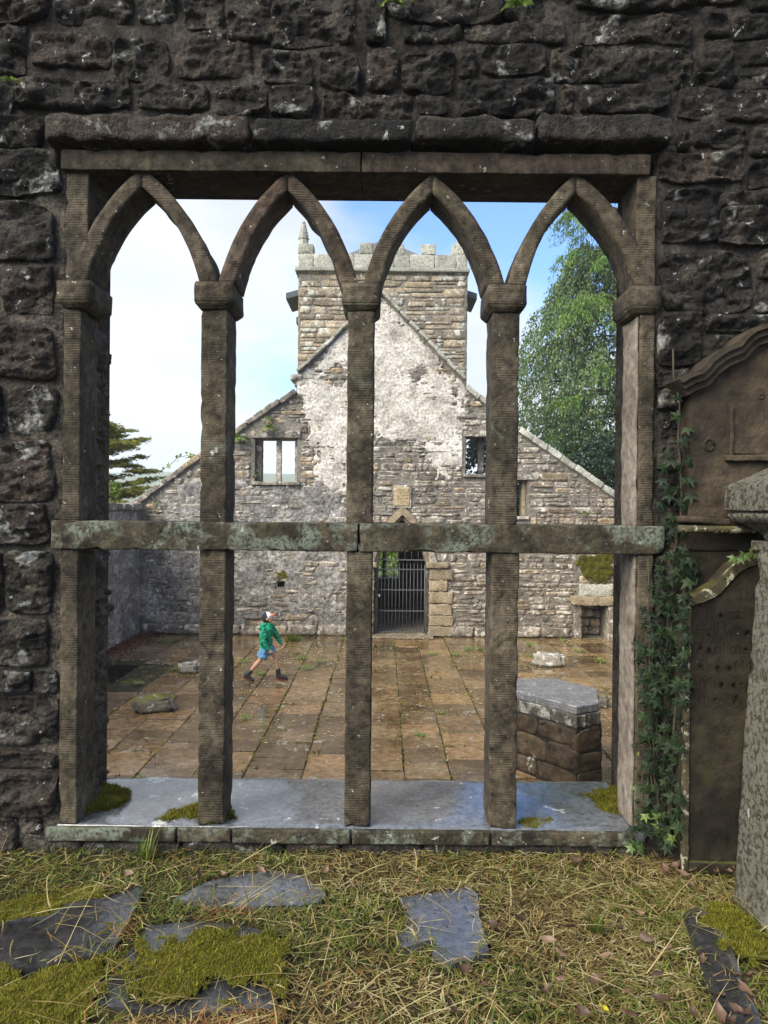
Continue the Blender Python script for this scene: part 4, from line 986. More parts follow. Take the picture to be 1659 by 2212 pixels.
# raised rim: left, right, head and base
band = mirror([(L0, tp[0][1])] + tp[1:], hx); ib = mirror([(L0 + .026, tp[0][1] - .034)] + [(x + .018, z - .036) for x, z in tp[1:]], hx)
V, Fc = prism(list(reversed(band)) + ib, HD - .012, HD + .02); wpart('rim', V, Fc, M['border'], hst)
for s in (1, -1):
    e = L0 if s > 0 else 2 * hx - L0 - .027
    V, Fc = rough_bar(e, e + .027, HD - .008, HD + .02, .0, tp[0][1] - .036, .04, .004, 5, .005); wpart('rim', V, Fc, M['border'], hst, True)
V, Fc = rough_bar(L0 + .028, 2 * hx - L0 - .028, HD - .006, HD + .02, .0, .055, .05, .006, 6, .008); wpart('base_rim', V, Fc, M['headstone'], hst, True)
def text_mesh(body, size, ext):
    cu = bpy.data.curves.new('lettering', 'FONT'); cu.body = body; cu.size = size; cu.extrude = ext; cu.resolution_u = 3
    o = bpy.data.objects.new('lettering', cu); COL.objects.link(o)
    bpy.context.view_layer.update(); me = bpy.data.meshes.new_from_object(o.evaluated_get(bpy.context.evaluated_depsgraph_get()))
    bpy.data.objects.remove(o); return me
panel_v, panel_f = prism(list(reversed(mirror([(L0 + .028, .057)] + [(L0 + .028, tp[0][1] - .04)] + [(x + .012, z - .04) for x, z in tp[2:]], hx))), HD + .006, HD + .021)
pan = wpart('inscription_panel', panel_v, panel_f, M['headstone'], hst)
mbt = MB()
for (txt, xa, xb, yb, hh) in (('The', 1594, 1640, 1301, 30), ('Thomas K', 1520, 1640, 1339, 28), ('Hall who', 1505, 1624, 1376, 28), ('April the', 1504, 1620, 1414, 27), ('Also of M', 1504, 1626, 1453, 27), ('Who dep', 1500, 1628, 1489, 26), ('the 20,', 1508, 1606, 1524, 26)):
    me = text_mesh(txt, 1, .5); vv = np.array([v.co for v in me.vertices]); A = W(xa, yb, HD); B = W(xb, yb, HD)
    sx = (B.x - A.x) / (vv[:, 0].max() - vv[:, 0].min()); sz = hh * HD / F / .72
    P = np.stack([A.x + (vv[:, 0] - vv[:, 0].min()) * sx, HD + .006 + vv[:, 2] * .007, A.z + vv[:, 1] * sz], 1)
    mbt.add((P, [tuple(p.vertices) for p in me.polygons])); bpy.data.meshes.remove(me)
try:
    cut = bpy.data.objects.new('cut', fixn(py_mesh('cut', mbt.V, mbt.F))); COL.objects.link(cut)
    md = pan.modifiers.new('cut', 'BOOLEAN'); md.object = cut; md.operation = 'DIFFERENCE'; md.solver = 'EXACT'; md.use_self = True
    bpy.context.view_layer.update()
    me = bpy.data.meshes.new_from_object(pan.evaluated_get(bpy.context.evaluated_depsgraph_get())); n0 = len(pan.data.polygons)
    pan.modifiers.clear()
    if len(me.polygons) > n0 + 20: pan.data = me
    bpy.data.objects.remove(cut)
except Exception as ex: print('boolean', ex)

# leaning pedestal tomb at the right edge
ped = root('pedestal_tomb', (1.67, 2.85, -.02), 'leaning pale sandstone pedestal tomb with heavy lichened cap at the right edge', 'tomb')
def lean(V, k=.066): return [(v[0] + v[2] * k, v[1] + v[2] * .004, v[2]) for v in V]
V, Fc = rough_bar(1.475, 1.86, 2.70, 2.97, -.05, 1.44, .04, .008, 3, .012); wpart('shaft', lean(V), Fc, M['greyden'], ped, True)
zc = W(1600, 1104, 2.9).z; zt_ = W(1600, 1050, 3.05).z
cx_ = 1.83
def cap_ring(h, z): return [(cx_ - h, 2.835 - h, z), (cx_ + h, 2.835 - h, z), (cx_ + h, 2.835 + h, z), (cx_ - h, 2.835 + h, z)]
def lathe4(prof, nm, mt):
    V = []; Fc = []
    for h, z in prof: V += cap_ring(h, z)
    for i in range(len(prof) - 1): Fc += [(i * 4 + k, i * 4 + (k + 1) % 4, i * 4 + 4 + (k + 1) % 4, i * 4 + 4 + k) for k in range(4)]
    Fc += [(3, 2, 1, 0), tuple(range(len(V) - 4, len(V)))]
    o = wpart(nm, V, Fc, mt, ped); b_ = o.modifiers.new('worn edge', 'BEVEL'); b_.width = .008; b_.segments = 2; return o
lathe4([(.315, zc), (.32, zc + .005), (.32, zt_), (.06, zt_ + .16)], 'cap', M['greyden'])
lathe4([(.20, zc - .125), (.215, zc - .09), (.26, zc - .06), (.295, zc - .045), (.31, zc - .03), (.312, zc - .014), (.30, zc - .004)], 'cap_moulding', M['greyden'])
lathe4([(.235, zc - .17), (.24, zc - .165), (.24, zc - .126)], 'neck', M['greyden'])

# ---- ledger slabs in the turf
def slab(name, label, pts, ztop, mat, jit=.004, thick=.08, bev=.012, cat='grave slab'):
    P = [WG(x, y, ztop) for x, y in pts]
    # refine the outline with small breaks
    Q = []
    for i in range(len(P)):
        a, c = P[i], P[(i + 1) % len(P)]; n = max(1, int((c - a).length / .03))
        for k in range(n): q = a.lerp(c, k / n); Q.append((q.x + ry.uniform(-jit, jit), q.y + ry.uniform(-jit, jit)))
    n = len(Q); cx = sum(q[0] for q in Q) / n; cy = sum(q[1] for q in Q) / n
    bm = bmesh.new(); vs_ = [bm.verts.new((q[0] - cx, q[1] - cy, 0)) for q in Q]; f = bm.faces.new(vs_)
    if f.normal.z < 0: f.normal_flip()
    r_ = bmesh.ops.extrude_face_region(bm, geom=[f]); up = [e for e in r_['geom'] if isinstance(e, bmesh.types.BMVert)]
    for v in up: v.co.z += thick
    bm.normal_update(); topf = max(bm.faces, key=lambda q: q.calc_center_median().z)
    bmesh.ops.inset_region(bm, faces=[topf], thickness=bev, depth=bev * .5)
    bmesh.ops.recalc_face_normals(bm, faces=bm.faces)
    me = bpy.data.meshes.new(name); bm.to_mesh(me); bm.free()
    o = link(name, me, M[mat], None, (cx, cy, ztop - thick - bev * .5)); tag(o, label, cat); o.rotation_euler = (0, 0, 0); return o, [(q[0], q[1]) for q in Q]
slabA = [(-60, 2100), (-60, 2010), (26, 1985), (106, 1978), (145, 1950), (233, 1938), (298, 1910), (312, 1917), (288, 1972), (246, 2052), (123, 2080), (60, 2090)]
slabB = [(372, 1942), (444, 1904), (519, 1889), (585, 1879), (645, 1890), (690, 1912), (706, 1935), (690, 1948), (651, 1955), (506, 1958), (440, 1950)]
slabC = [(318, 1999), (430, 1990), (560, 2006), (612, 2070), (590, 2178), (430, 2190), (270, 2182), (205, 2168), (262, 2078), (286, 2044)]
slabD = [(862, 1939), (1014, 1915), (1033, 1932), (1036, 1978), (1058, 2052), (1015, 2074), (975, 2084), (936, 2060), (934, 2030), (870, 2048), (860, 2020), (886, 1994)]
sA, pA = slab('grave_slab', 'dark wet ledger slab half under moss with a worn carved 2, at the left', slabA, .004, 'ledger')
sB, pB = slab('grave_slab', 'wet dark round-ended ledger slab in straw below the sill', slabB, .004, 'slate_d')
sC, pC = slab('grave_slab', 'grey ledger slab mostly overgrown by green moss, lower left', slabC, .000, 'ledger')
sD, pD = slab('grave_slab', 'small blue grey slate slab with ragged edges set in the grass', slabD, .004, 'slate_d')
E = [(1480, 1975), (1488, 1962), (1510, 1957), (1534, 1970), (1556, 2000), (1580, 2040), (1612, 2110), (1660, 2230), (1585, 2260), (1548, 2160), (1512, 2070), (1486, 2005)]
sE, pE = slab('kerb_stone', 'dark rounded grave kerb stone beside the pedestal tomb', E, .032, 'ledger', .004, .1, .02, 'kerb')
# cut letters filled with moss and dirt on the left slab
for (txt, x, y, x1, hh, mt) in (('2', 203, 2017, 234, .075, 'moss'), ('urby', 182, 2047, 240, .045, 'dirt')):
    if 'dirt' not in M: M['dirt'] = plain_mat('dirt in letters', (.012, .011, .010), .9, .2)
    me = text_mesh(txt, 1, .0); vv = np.array([v.co for v in me.vertices]); A = WG(x, y, .006); B = WG(x1, y, .006)
    sx = (B.x - A.x) / np.ptp(vv[:, 0]); V = np.stack([(vv[:, 0] - vv[:, 0].min()) * sx, vv[:, 1] * hh / .7, vv[:, 2] * 0], 1)
    o = link('lettering', py_mesh('lettering', V, [tuple(p.vertices) for p in me.polygons]), M[mt], sA, (A.x, A.y, .0015)); stuff(o)
for (x, y, s_, tx) in ((560, 1902, .03, 'nnor'), (575, 1938, .03, 'of')):
    pass

# ------------------------------------------------------------------ turf: straw, grass, moss, leaves
nr = np.random.RandomState(3)
def blades(n, pos, length, width, lift, curl, seed, flat=False, dirs=None):
    """ribbons of three quads: pos (n,3), lying or standing"""
    r_ = np.random.RandomState(seed); an = r_.rand(n) * 2 * np.pi if dirs is None else dirs
    L_ = length[0] + (length[1] - length[0]) * r_.rand(n) ** 1.5; wd = width[0] + (width[1] - width[0]) * r_.rand(n)
    el = lift[0] + (lift[1] - lift[0]) * r_.rand(n) ** 1.5; cu = (r_.rand(n) - .5) * 2 * curl; dr = r_.rand(n) * .8
    V = np.zeros((n, 4, 2, 3)); p = pos.copy(); a = an.copy(); e = el.copy()
    for k in range(4):
        side = np.stack([-np.sin(a), np.cos(a), (r_.rand(n) - .5) * .6], 1); wk = wd * (1, 1, .8, .15)[k] / 2
        V[:, k, 0] = p - side * wk[:, None]; V[:, k, 1] = p + side * wk[:, None]
        st = L_ / 3; p = p + np.stack([np.cos(a) * np.cos(e), np.sin(a) * np.cos(e), np.sin(e)], 1) * st[:, None]
        a = a + cu; e = e - dr * (.35 if flat else .5)
        p[:, 2] = np.maximum(p[:, 2], pos[:, 2] - .004)
    idx = np.arange(n)[:, None] * 8
    q = np.concatenate([idx + np.array([[0, 1, 3, 2]]), idx + np.array([[2, 3, 5, 4]]), idx + np.array([[4, 5, 7, 6]])], 0)
    return V.reshape(-1, 3), q
def inpoly(x, y, poly): return sdf_poly(x, y, poly)
MOSS_L = [WG(x, y, 0) for x, y in ((-80, 2100), (30, 2098), (150, 2084), (235, 2064), (205, 2130), (185, 2170), (165, 2230), (-80, 2300))]
MOSS_L = [(p.x, p.y) for p in MOSS_L]
MOSS_U = [(p.x, p.y) for p in [WG(x, y, 0) for x, y in ((-80, 1960), (60, 1930), (180, 1908), (240, 1912), (215, 1938), (140, 1952), (100, 1978), (20, 1988), (-80, 2020))]]
MOSS_C = [(p.x, p.y) for p in [WG(x, y, 0) for x, y in ((300, 2050), (350, 2032), (470, 2024), (565, 2018), (615, 2070), (590, 2150), (480, 2150), (400, 2160), (270, 2148), (262, 2110))]]
MOSS_E = [(p.x, p.y) for p in [WG(x, y, .03) for x, y in ((1530, 1955), (1570, 1950), (1600, 1965), (1655, 2020), (1690, 2120), (1640, 2090), (1590, 2060), (1550, 2000))]]
def dens(x, y):
    s = np.maximum.reduce([inpoly(x, y, p) for p in (pA, pB, pC, pD, pE)])
    mo = np.maximum.reduce([inpoly(x, y, p) for p in (MOSS_L, MOSS_U, MOSS_C, MOSS_E)])
    return s, mo
def scatter(n, x0, x1, y0, y1, seed):
    r_ = np.random.RandomState(seed); x = x0 + (x1 - x0) * r_.rand(n); y = y0 + (y1 - y0) * r_.rand(n); return x, y, r_
def turf(name, n, seed, length, width, lift, curl, mat, label, fn, zoff=(0, .02)):
    x, y, r_ = scatter(n, -2.6, 2.6, 1.75, 3.30, seed)
    s, mo = dens(x, y); pr = fn(x, y)
    ok = r_.rand(n) < pr * np.where(s > .03, .012, np.where(s > .008, .12, 1)) * np.where(mo > 0, .05, 1)
    x, y = x[ok], y[ok]; z = gz(x, y) + .004 + zoff[0] + (zoff[1] - zoff[0]) * r_.rand(len(x)) + np.where(s[ok] > -.01, .03, 0)
    V, q = blades(len(x), np.stack([x, y, z], 1), length, width, lift, curl, seed + 1, True)
    return stuff(link(name, fast_mesh(name, V, q), M[mat]), label, 'grass')
gn = lambda x, y: np.clip(fbm(x * 2.2, y * 2.2, 91, 3) * 1.6 + .45, .06, 1)
near_r = lambda x, y: np.clip(.55 + .35 * x, .25, 1)
turf('cut_grass', 70000, 11, (.03, .12), (.002, .0046), (0, .16), .3, 'straw', 'matted pale cut grass strewn over the graveyard turf', lambda x, y: np.clip(1.0 - .4 * gn(x, y), 0, 1) * near_r(x, y))
turf('green_grass', 60000, 12, (.025, .07), (.0022, .0046), (.1, 1.0), .25, 'grass', 'short green grass growing through the cut straw', lambda x, y: gn(x, y) * (.35 + .65 * near_r(x, y)))
rustp = [(WG(x, y, 0).x, WG(x, y, 0).y) for x, y in ((300, 1990), (250, 2060), (225, 2150), (180, 2230), (420, 2205), (560, 2195), (660, 2230), (100, 2400), (150, 2230), (205, 2130), (230, 2070), (270, 2020))]
rustq = [(WG(x, y, 0).x, WG(x, y, 0).y) for x, y in ((400, 1975), (450, 1955), (590, 1962), (560, 1985), (470, 1985))]
turf('dead_grass', 50000, 13, (.02, .07), (.002, .004), (.1, 1.0), .4, 'rust', 'rusty brown dead grass fringing the mossy slabs', lambda x, y: np.where(np.maximum(inpoly(x, y, rustp), inpoly(x, y, rustq)) + fbm(x * 6, y * 6, 17, 3) * .06 > 0, 1, .03))
# a few long stalks with seed heads and standing tufts
x, y, r_ = scatter(420, -1.8, 1.9, 1.9, 3.22, 41); s, mo = dens(x, y)
V, q = blades(len(x), np.stack([x, y, gz(x, y) + .025], 1), (.15, .42), (.0022, .0042), (0, .5), .16, 42, True)
stuff(link('long_stalks', fast_mesh('long_stalks', V, q), M['straw']), 'long bleached grass stalks lying across the turf', 'grass')
def tuft(name, label, p, n, ln, mat, seed, cat='grass'):
    r_ = np.random.RandomState(seed); pos = np.tile(np.array(p), (n, 1)) + (r_.rand(n, 3) - .5) * np.array((.05, .03, 0))
    V, q = blades(n, pos - np.array(p), ln, (.003, .006), (.7, 1.5), .15, seed)
    o = link(name, fast_mesh(name, V, q), M[mat], None, p); tag(o, label, cat); return o
tuft('grass_tuft', 'green grass tuft standing against the left part of the sill', (WG(332, 1812, .03).x, 3.2, 0), 40, (.08, .17), 'grass', 5)
tuft('grass_tuft', 'green grass tuft in the straw right of centre', (WG(1290, 2010, 0).x, WG(1290, 2010, 0).y, -.01), 50, (.05, .1), 'grass', 6)
def moss_patch(name, label, poly, zfn, h, nb, seed, par=None, edge=.05, bl=(.006, .015), cover=0.0, hf=.03):
    P = np.array(poly); x0, y0 = P.min(0) - .03; x1, y1 = P.max(0) + .03; st = .011
    X, Y = np.meshgrid(np.arange(x0, x1, st), np.arange(y0, y1, st)); m = sdf_poly(X, Y, poly) + fbm(X * 9, Y * 9, seed, 4, .6) * edge * 2 + fbm(X * 34, Y * 34, seed + 7, 3, .6) * hf + cover
    t = np.clip(m / .03, 0, 1) ** .6; Z = zfn(X, Y) - .006 + t * h * (.6 + fbm(X * 14, Y * 14, seed + 3, 4, .6) * .9)
    ok = m > -.01; idx = np.arange(X.size).reshape(X.shape); q = ok[:-1, :-1] & ok[1:, :-1] & ok[:-1, 1:] & ok[1:, 1:]
    jj, ii = np.where(q); Fq = np.stack([idx[jj, ii], idx[jj, ii + 1], idx[jj + 1, ii + 1], idx[jj + 1, ii]], 1)
    if len(Fq) == 0: return
    V = np.stack([X.ravel(), Y.ravel(), Z.ravel()], 1); used = np.unique(Fq); rm = np.full(len(V), -1); rm[used] = np.arange(len(used))
    o = link(name, smooth(fast_mesh(name, V[used], rm[Fq])), M['moss'], par)
    if par is None: stuff(o, label, 'moss')
    else: stuff(o)
    r_ = np.random.RandomState(seed); pick = used[(t.ravel()[used] > .04)]
    if len(pick):
        pk = V[r_.choice(pick, nb)] + (r_.rand(nb, 3) - .5) * np.array((st, st, 0)) * 1.5
        Vb, qb = blades(nb, pk, bl, (.0014, .003), (.3, 1.5), .3, seed + 8)
        c = link('moss_tips', fast_mesh('moss_tips', Vb, qb), M['mossblade'], o); stuff(c)
    return o
moss_patch('moss', 'thick yellow green moss carpet in the lower left corner', MOSS_L, lambda x, y: gz(x, y) + .015, .022, 16000, 51)
moss_patch('moss', 'moss bank above the dark left slab', MOSS_U, lambda x, y: gz(x, y) + .01, .022, 8000, 52)
moss_patch('moss', 'broken green moss spreading over the grey centre slab', MOSS_C, lambda x, y: x * 0 + .005, .016, 13000, 53, None, .11, (.006, .016), .02, .13)
moss_patch('moss', 'moss cushion at the foot of the pedestal tomb', MOSS_E, lambda x, y: gz(x, y) + .045, .03, 9000, 54)
def sp(pts): return [(WG(x, y, ZS).x, WG(x, y, ZS).y) for x, y in pts]
moss_patch('moss', 'yellow moss clump on the left end of the slate sill', sp(((170, 1764), (190, 1735), (228, 1692), (262, 1700), (278, 1722), (262, 1735), (230, 1752))), lambda x, y: x * 0 + ZS, .04, 9000, 55, None, .03, (.012, .03))
moss_patch('moss', 'moss tuft on the sill at the foot of the leftmost mullion', sp(((350, 1772), (385, 1752), (420, 1742), (500, 1748), (505, 1768), (470, 1776))), lambda x, y: x * 0 + ZS, .03, 5000, 56, None, .03, (.012, .028))
moss_patch('moss', 'yellow moss patch on the right end of the slate sill', sp(((1255, 1720), (1290, 1712), (1340, 1706), (1362, 1730), (1362, 1755), (1300, 1752), (1285, 1735))), lambda x, y: x * 0 + ZS, .026, 7000, 57, None, .03, (.012, .028))
moss_patch('moss', 'thin moss at the foot of the rightmost mullion on the sill', sp(((1125, 1782), (1140, 1768), (1190, 1770), (1195, 1780), (1150, 1790))), lambda x, y: x * 0 + ZS, .012, 1500, 58, None, .02)
# dead leaves
def leaf_mesh(name, l, wd, curl, seed, lobes=False):
    r_ = random.Random(seed); V = []; Fc = []; n = 7
    for i in range(n):
        t = i / (n - 1); hw = wd / 2 * math.sin(math.pi * min(max(t, .03), .985)) ** .7; bend = curl * (t - .4) ** 2
        for s in (-1, 0, 1): V.append(((t - .5) * l, s * hw * (1 + r_.uniform(-.25, .25)), bend * l + (abs(s) * curl * wd * .6) + r_.uniform(-.005, .005)))
    for i in range(n - 1):
        for k in (0, 1): Fc.append((i * 3 + k, i * 3 + k + 1, i * 3 + k + 4, i * 3 + k + 3))
    me = smooth(py_mesh(name, V, Fc)); return me
dl = [leaf_mesh('dead_leaf', .062, .03, .35, 1), leaf_mesh('dead_leaf', .055, .032, .6, 2), leaf_mesh('dead_leaf', .075, .028, .2, 3), leaf_mesh('dead_leaf', .06, .026, .8, 4), leaf_mesh('dead_leaf', .05, .03, -.3, 5)]
for me in dl: me.materials.append(M['deadleaf'])
spots = [(1100, 2010), (1065, 2008), (1180, 2040), (1215, 2060), (1292, 2090), (1310, 2075), (1395, 2030), (1420, 2110), (1290, 2130), (1435, 2170), (1360, 2190), (1465, 2195), (1260, 2195), (1500, 2200), (1545, 2160), (1590, 2190), (1180, 2155), (1095, 2155), (1000, 2110), (980, 2190), (1610, 2150), (1520, 2080), (1040, 2145), (1170, 1880), (1255, 1865), (1420, 1860), (1480, 1900), (1495, 1920), (1550, 1895), (1570, 1880), (1540, 1915), (1590, 1905), (1460, 1875), (1440, 1885), (1250, 1870), (1500, 1885), (1340, 2020), (1230, 2010), (1120, 1990), (1380, 1985), (1560, 2200), (1605, 2120), (485, 1895), (560, 1885), (410, 1910), (425, 1895), (700, 1890), (860, 1880), (280, 1895), (300, 1880), (760, 2190), (1210, 2120), (1445, 2060), (1350, 2150), (1600, 1890), (1620, 2195), (1580, 2215)]
for (x, y) in spots:
    p = WG(x + ry.uniform(-4, 4), y + ry.uniform(-4, 4), .02); o = link('dead_leaf', ry.choice(dl), None, None, (p.x, p.y, .028)); k = ry.uniform(.6, 1.15); o.scale = (k, k, k)
    o.rotation_euler = (ry.uniform(-.6, .6), ry.uniform(-.5, .5), ry.uniform(0, 6.28)); tag(o, 'brown curled dead leaf lying on the cut grass', 'leaf', 'dead leaves on the graveyard turf')
M['yellowleaf'] = plain_mat('yellow leaf', (.55, .48, .03), .5)
me = leaf_mesh('yellow_leaf', .075, .018, .3, 9); p = WG(1306, 2186, .03); o = link('yellow_leaf', me, M['yellowleaf'], None, (p.x, p.y, .035)); o.rotation_euler = (.3, .2, R(105)); tag(o, 'bright yellow willow-shaped leaf on the cut grass', 'leaf')

# ------------------------------------------------------------------ ivy
def ivy_leaf(seed):
    r_ = random.Random(seed)
    tips = [(0, 1.0), (28, .44), (55, .90), (84, .40), (118, .66), (152, .26)]
    out_ = [(math.sin(R(a)) * d, math.cos(R(a)) * d) for a, d in tips]
    ring = [(0, 1.0)] + [p for p in out_[1:]] + [(0, -.18)] + [(-p[0], p[1]) for p in reversed(out_[1:])]
    V = [(0, 0, .06)]; Fc = []
    for (x, y) in ring: V.append((x * .5, y * .5 - .1, .06 - .10 * (x * x + y * y) - (.05 if abs(x) > .4 else 0) + r_.uniform(-.02, .02)))
    n = len(ring)
    for i in range(n): Fc.append((0, 1 + (i + 1) % n, 1 + i))
    return fixn(py_mesh('ivy_leaf', V, Fc))
il = [ivy_leaf(k) for k in range(5)]; ilb = [ivy_leaf(k + 9) for k in range(2)]
for me in il: me.materials.append(M['ivy'])
for me in ilb: me.materials.append(M['ivybright'])
ivy = root('ivy', (W(1440, 1800, 3.24).x, 3.24, .0), 'dark green ivy climbing the wall between the right jamb and the headstone', 'ivy')
def stemtube(par, pts, r0, mat='stem'): V, Fc = tube(pts, [r0 * (1 - .5 * i / len(pts)) for i in range(len(pts))], 5); wpart('stem', V, Fc, M[mat], par, True)
def wob(pts, d): return [W(x, y, dd) for (x, y), dd in zip(pts, d if hasattr(d, '__len__') else [d] * len(pts))]
stemtube(ivy, list(reversed(wob([(1453, 754), (1454, 817), (1468, 841), (1467, 904), (1464, 949), (1469, 1000), (1472, 1072), (1470, 1130), (1455, 1200), (1445, 1300), (1440, 1450), (1436, 1600), (1432, 1750), (1440, 1850)], 3.245))), .008)
stemtube(ivy, list(reversed(wob([(1400, 1205), (1403, 1290), (1395, 1400), (1410, 1550), (1420, 1700), (1425, 1850)], 3.26))), .006)
stemtube(ivy, list(reversed(wob([(1450, 1190), (1480, 1260), (1470, 1400), (1455, 1600), (1450, 1850)], 3.2))), .007)
stemtube(ivy, wob([(1462, 1285), (1480, 1290), (1510, 1302), (1522, 1300), (1550, 1282)], 3.09), .003)
for k in range(12):
    x0_ = ry.uniform(1395, 1475); y0_ = ry.uniform(1250, 1500); stemtube(ivy, [W(x0_ + (1435 - x0_) * t * t + ry.uniform(-7, 7), y0_ + (1850 - y0_) * t, 3.235 + ry.uniform(-.01, .01)) for t in (1, .8, .6, .4, .2, 0)], ry.uniform(.003, .006))
stemtube(ivy, list(reversed(wob([(1375, 1500), (1380, 1600), (1390, 1700), (1395, 1850)], 3.24))), .004)
cnt = 0
def ileaf(x, y, d, s, meshes=il, par=ivy):
    global cnt
    p = W(x, y, d); o = link('ivy_leaf', ry.choice(meshes), None, par, p); o.scale = (s, s, s); cnt += 1
    o.rotation_euler = (R(90) + ry.uniform(-.75, .35), ry.uniform(-.55, .55), 0)
    o.rotation_euler = (Matrix.Rotation(ry.uniform(-.5, .5), 4, 'Z') @ Matrix.Rotation(R(72) + ry.uniform(-.5, .45), 4, 'X') @ Matrix.Rotation(R(180) + ry.uniform(-1.1, 1.1), 4, 'Z')).to_euler()
up = [(1440, 980), (1432, 1012), (1447, 1000), (1430, 1040), (1475, 955), (1488, 1000), (1480, 1040), (1470, 1012), (1492, 1075), (1445, 1075), (1460, 1060), (1432, 1100), (1450, 1118), (1478, 1095), (1500, 1100), (1437, 1130), (1470, 1130), (1490, 1128), (1455, 1145), (1448, 1165), (1477, 1150), (1425, 1090), (1440, 1055), (1484, 930), (1460, 900), (1463, 860), (1492, 1040), (1465, 1085)]
for (x, y) in up: ileaf(x, y, 3.225 + ry.uniform(-.03, .01), ry.uniform(.075, .105))
def band(y):   # left and right limit of the dense curtain
    return (np.interp(y, [1190, 1250, 1320, 1420, 1500, 1600, 1700, 1780, 1850], [1440, 1412, 1385, 1372, 1385, 1392, 1392, 1385, 1378]), np.interp(y, [1190, 1230, 1320, 1400, 1500, 1600, 1700, 1780, 1850], [1500, 1512, 1480, 1494, 1486, 1476, 1472, 1478, 1480]))
y = 1195
while y < 1790:
    l, r_ = band(y); n = int((r_ - l) / 15)
    for k in range(n):
        if cnt > 265: break
        u = l + (r_ - l) * (k + ry.random()) / n
        if u < 1412 and y < 1400 and ry.random() < .25: continue
        d = 3.10 - ry.uniform(0, .02) if u > 1462 and y > 1285 else 3.22 + ry.uniform(-.06, .01)
        ileaf(u, y + ry.uniform(-9, 9), d, ry.uniform(.055, .112))
    y += 18.5
for k in range(30):
    ileaf(ry.uniform(1362, 1482), ry.uniform(1745, 1838), ry.uniform(3.08, 3.2), ry.uniform(.06, .085), ilb if ry.random() < .4 else il)
for k in range(9): ileaf(ry.uniform(1358, 1385), 1560 + 25 * k + ry.uniform(-8, 8), ry.uniform(3.26, 3.29), ry.uniform(.03, .045), ilb if k % 3 == 0 else il)
ivy2 = root('ivy_sprig', W(1650, 1195, 3.1), 'bright green ivy sprig lying over the top of the inscribed headstone', 'ivy')
stemtube(ivy2, wob([(1575, 1212), (1600, 1200), (1630, 1190), (1670, 1180)], 3.07), .004)
for (x, y) in ((1582, 1207), (1604, 1197), (1600, 1210), (1612, 1203), (1630, 1186), (1640, 1194), (1648, 1185), (1635, 1202), (1655, 1196), (1622, 1195)): ileaf(x, y, 3.06, ry.uniform(.05, .065), ilb, ivy2)
# ferns in the wall head
def fern(p, n, ln, label, seed, mat='weed', spread=(.2, 1.3), face=-1):
    r_ = np.random.RandomState(seed); Vs = []; Qs = []; k0 = 0
    for i in range(n):
        an = r_.rand() * 2 * np.pi; el = spread[0] + (spread[1] - spread[0]) * r_.rand(); L_ = ln * (.6 + .4 * r_.rand()); pts = []
        q = np.zeros(3)
        for s in range(9):
            pts.append(q.copy()); q = q + np.array((math.cos(an) * math.cos(el), -abs(math.sin(an)) * math.cos(el) if face < 0 else math.sin(an) * math.cos(el), math.sin(el))) * L_ / 9; el -= .22
        for s in range(1, 9):
            d = pts[s] - pts[s - 1]; d /= np.linalg.norm(d) + 1e-9; sd = np.cross(d, (0, 0, 1)); sd /= np.linalg.norm(sd) + 1e-9; wl = ln * .26 * math.sin(math.pi * (s / 9.5)) + ln * .05
            for g in (-1, 1):
                b0 = pts[s] - d * ln * .05; tip = pts[s] + sd * g * wl + d * ln * .05; b1 = pts[s] + d * ln * .045; mid = (b0 + tip) / 2 + np.array((0, 0, -.004))
                Vs += [b0, mid, tip, b1]; Qs.append((k0, k0 + 1, k0 + 2, k0 + 3)); k0 += 4
    o = link('fern', fast_mesh('fern', np.array(Vs), np.array(Qs)), M[mat], None, p); tag(o, label, 'fern'); return o
fern(W(850, 10, 3.25), 9, .12, 'small fern growing from the wall top above the window centre', 4)
fern(W(1115, 20, 3.25), 7, .11, 'small fern in the wall top right of the centre', 5)
fern(W(28, 178, 3.25), 5, .06, 'tiny fern in a joint at the upper left of the wall', 6)
# ------------------------------------------------------------------ things on the church floor
ri = random.Random(101)
M['tombstone'] = stone_mat('tomb masonry', [(.03, .021, .013), (.07, .05, .03), (.11, .082, .05)], 6, .3, bump=.8, bscale=40, lichen=[(.64, 3.5, (.34, .33, .28), .03)], spec=.3)
M['ledge'] = stone_mat('ledge stone', [(.05, .045, .036), (.12, .11, .09)], 6, .1, bump=.8, bscale=40, lichen=[(.50, 5, (.36, .36, .31), .08)], spec=.5, wet=(5, .2, .6))
M['lidslate'] = stone_mat('pale wet lid', [(.16, .165, .17), (.26, .265, .27)], 6, .05, bump=.1, bscale=50, lichen=[(.60, 7, (.42, .43, .41), .05)], spec=.9, wet=(6, .05, .2))
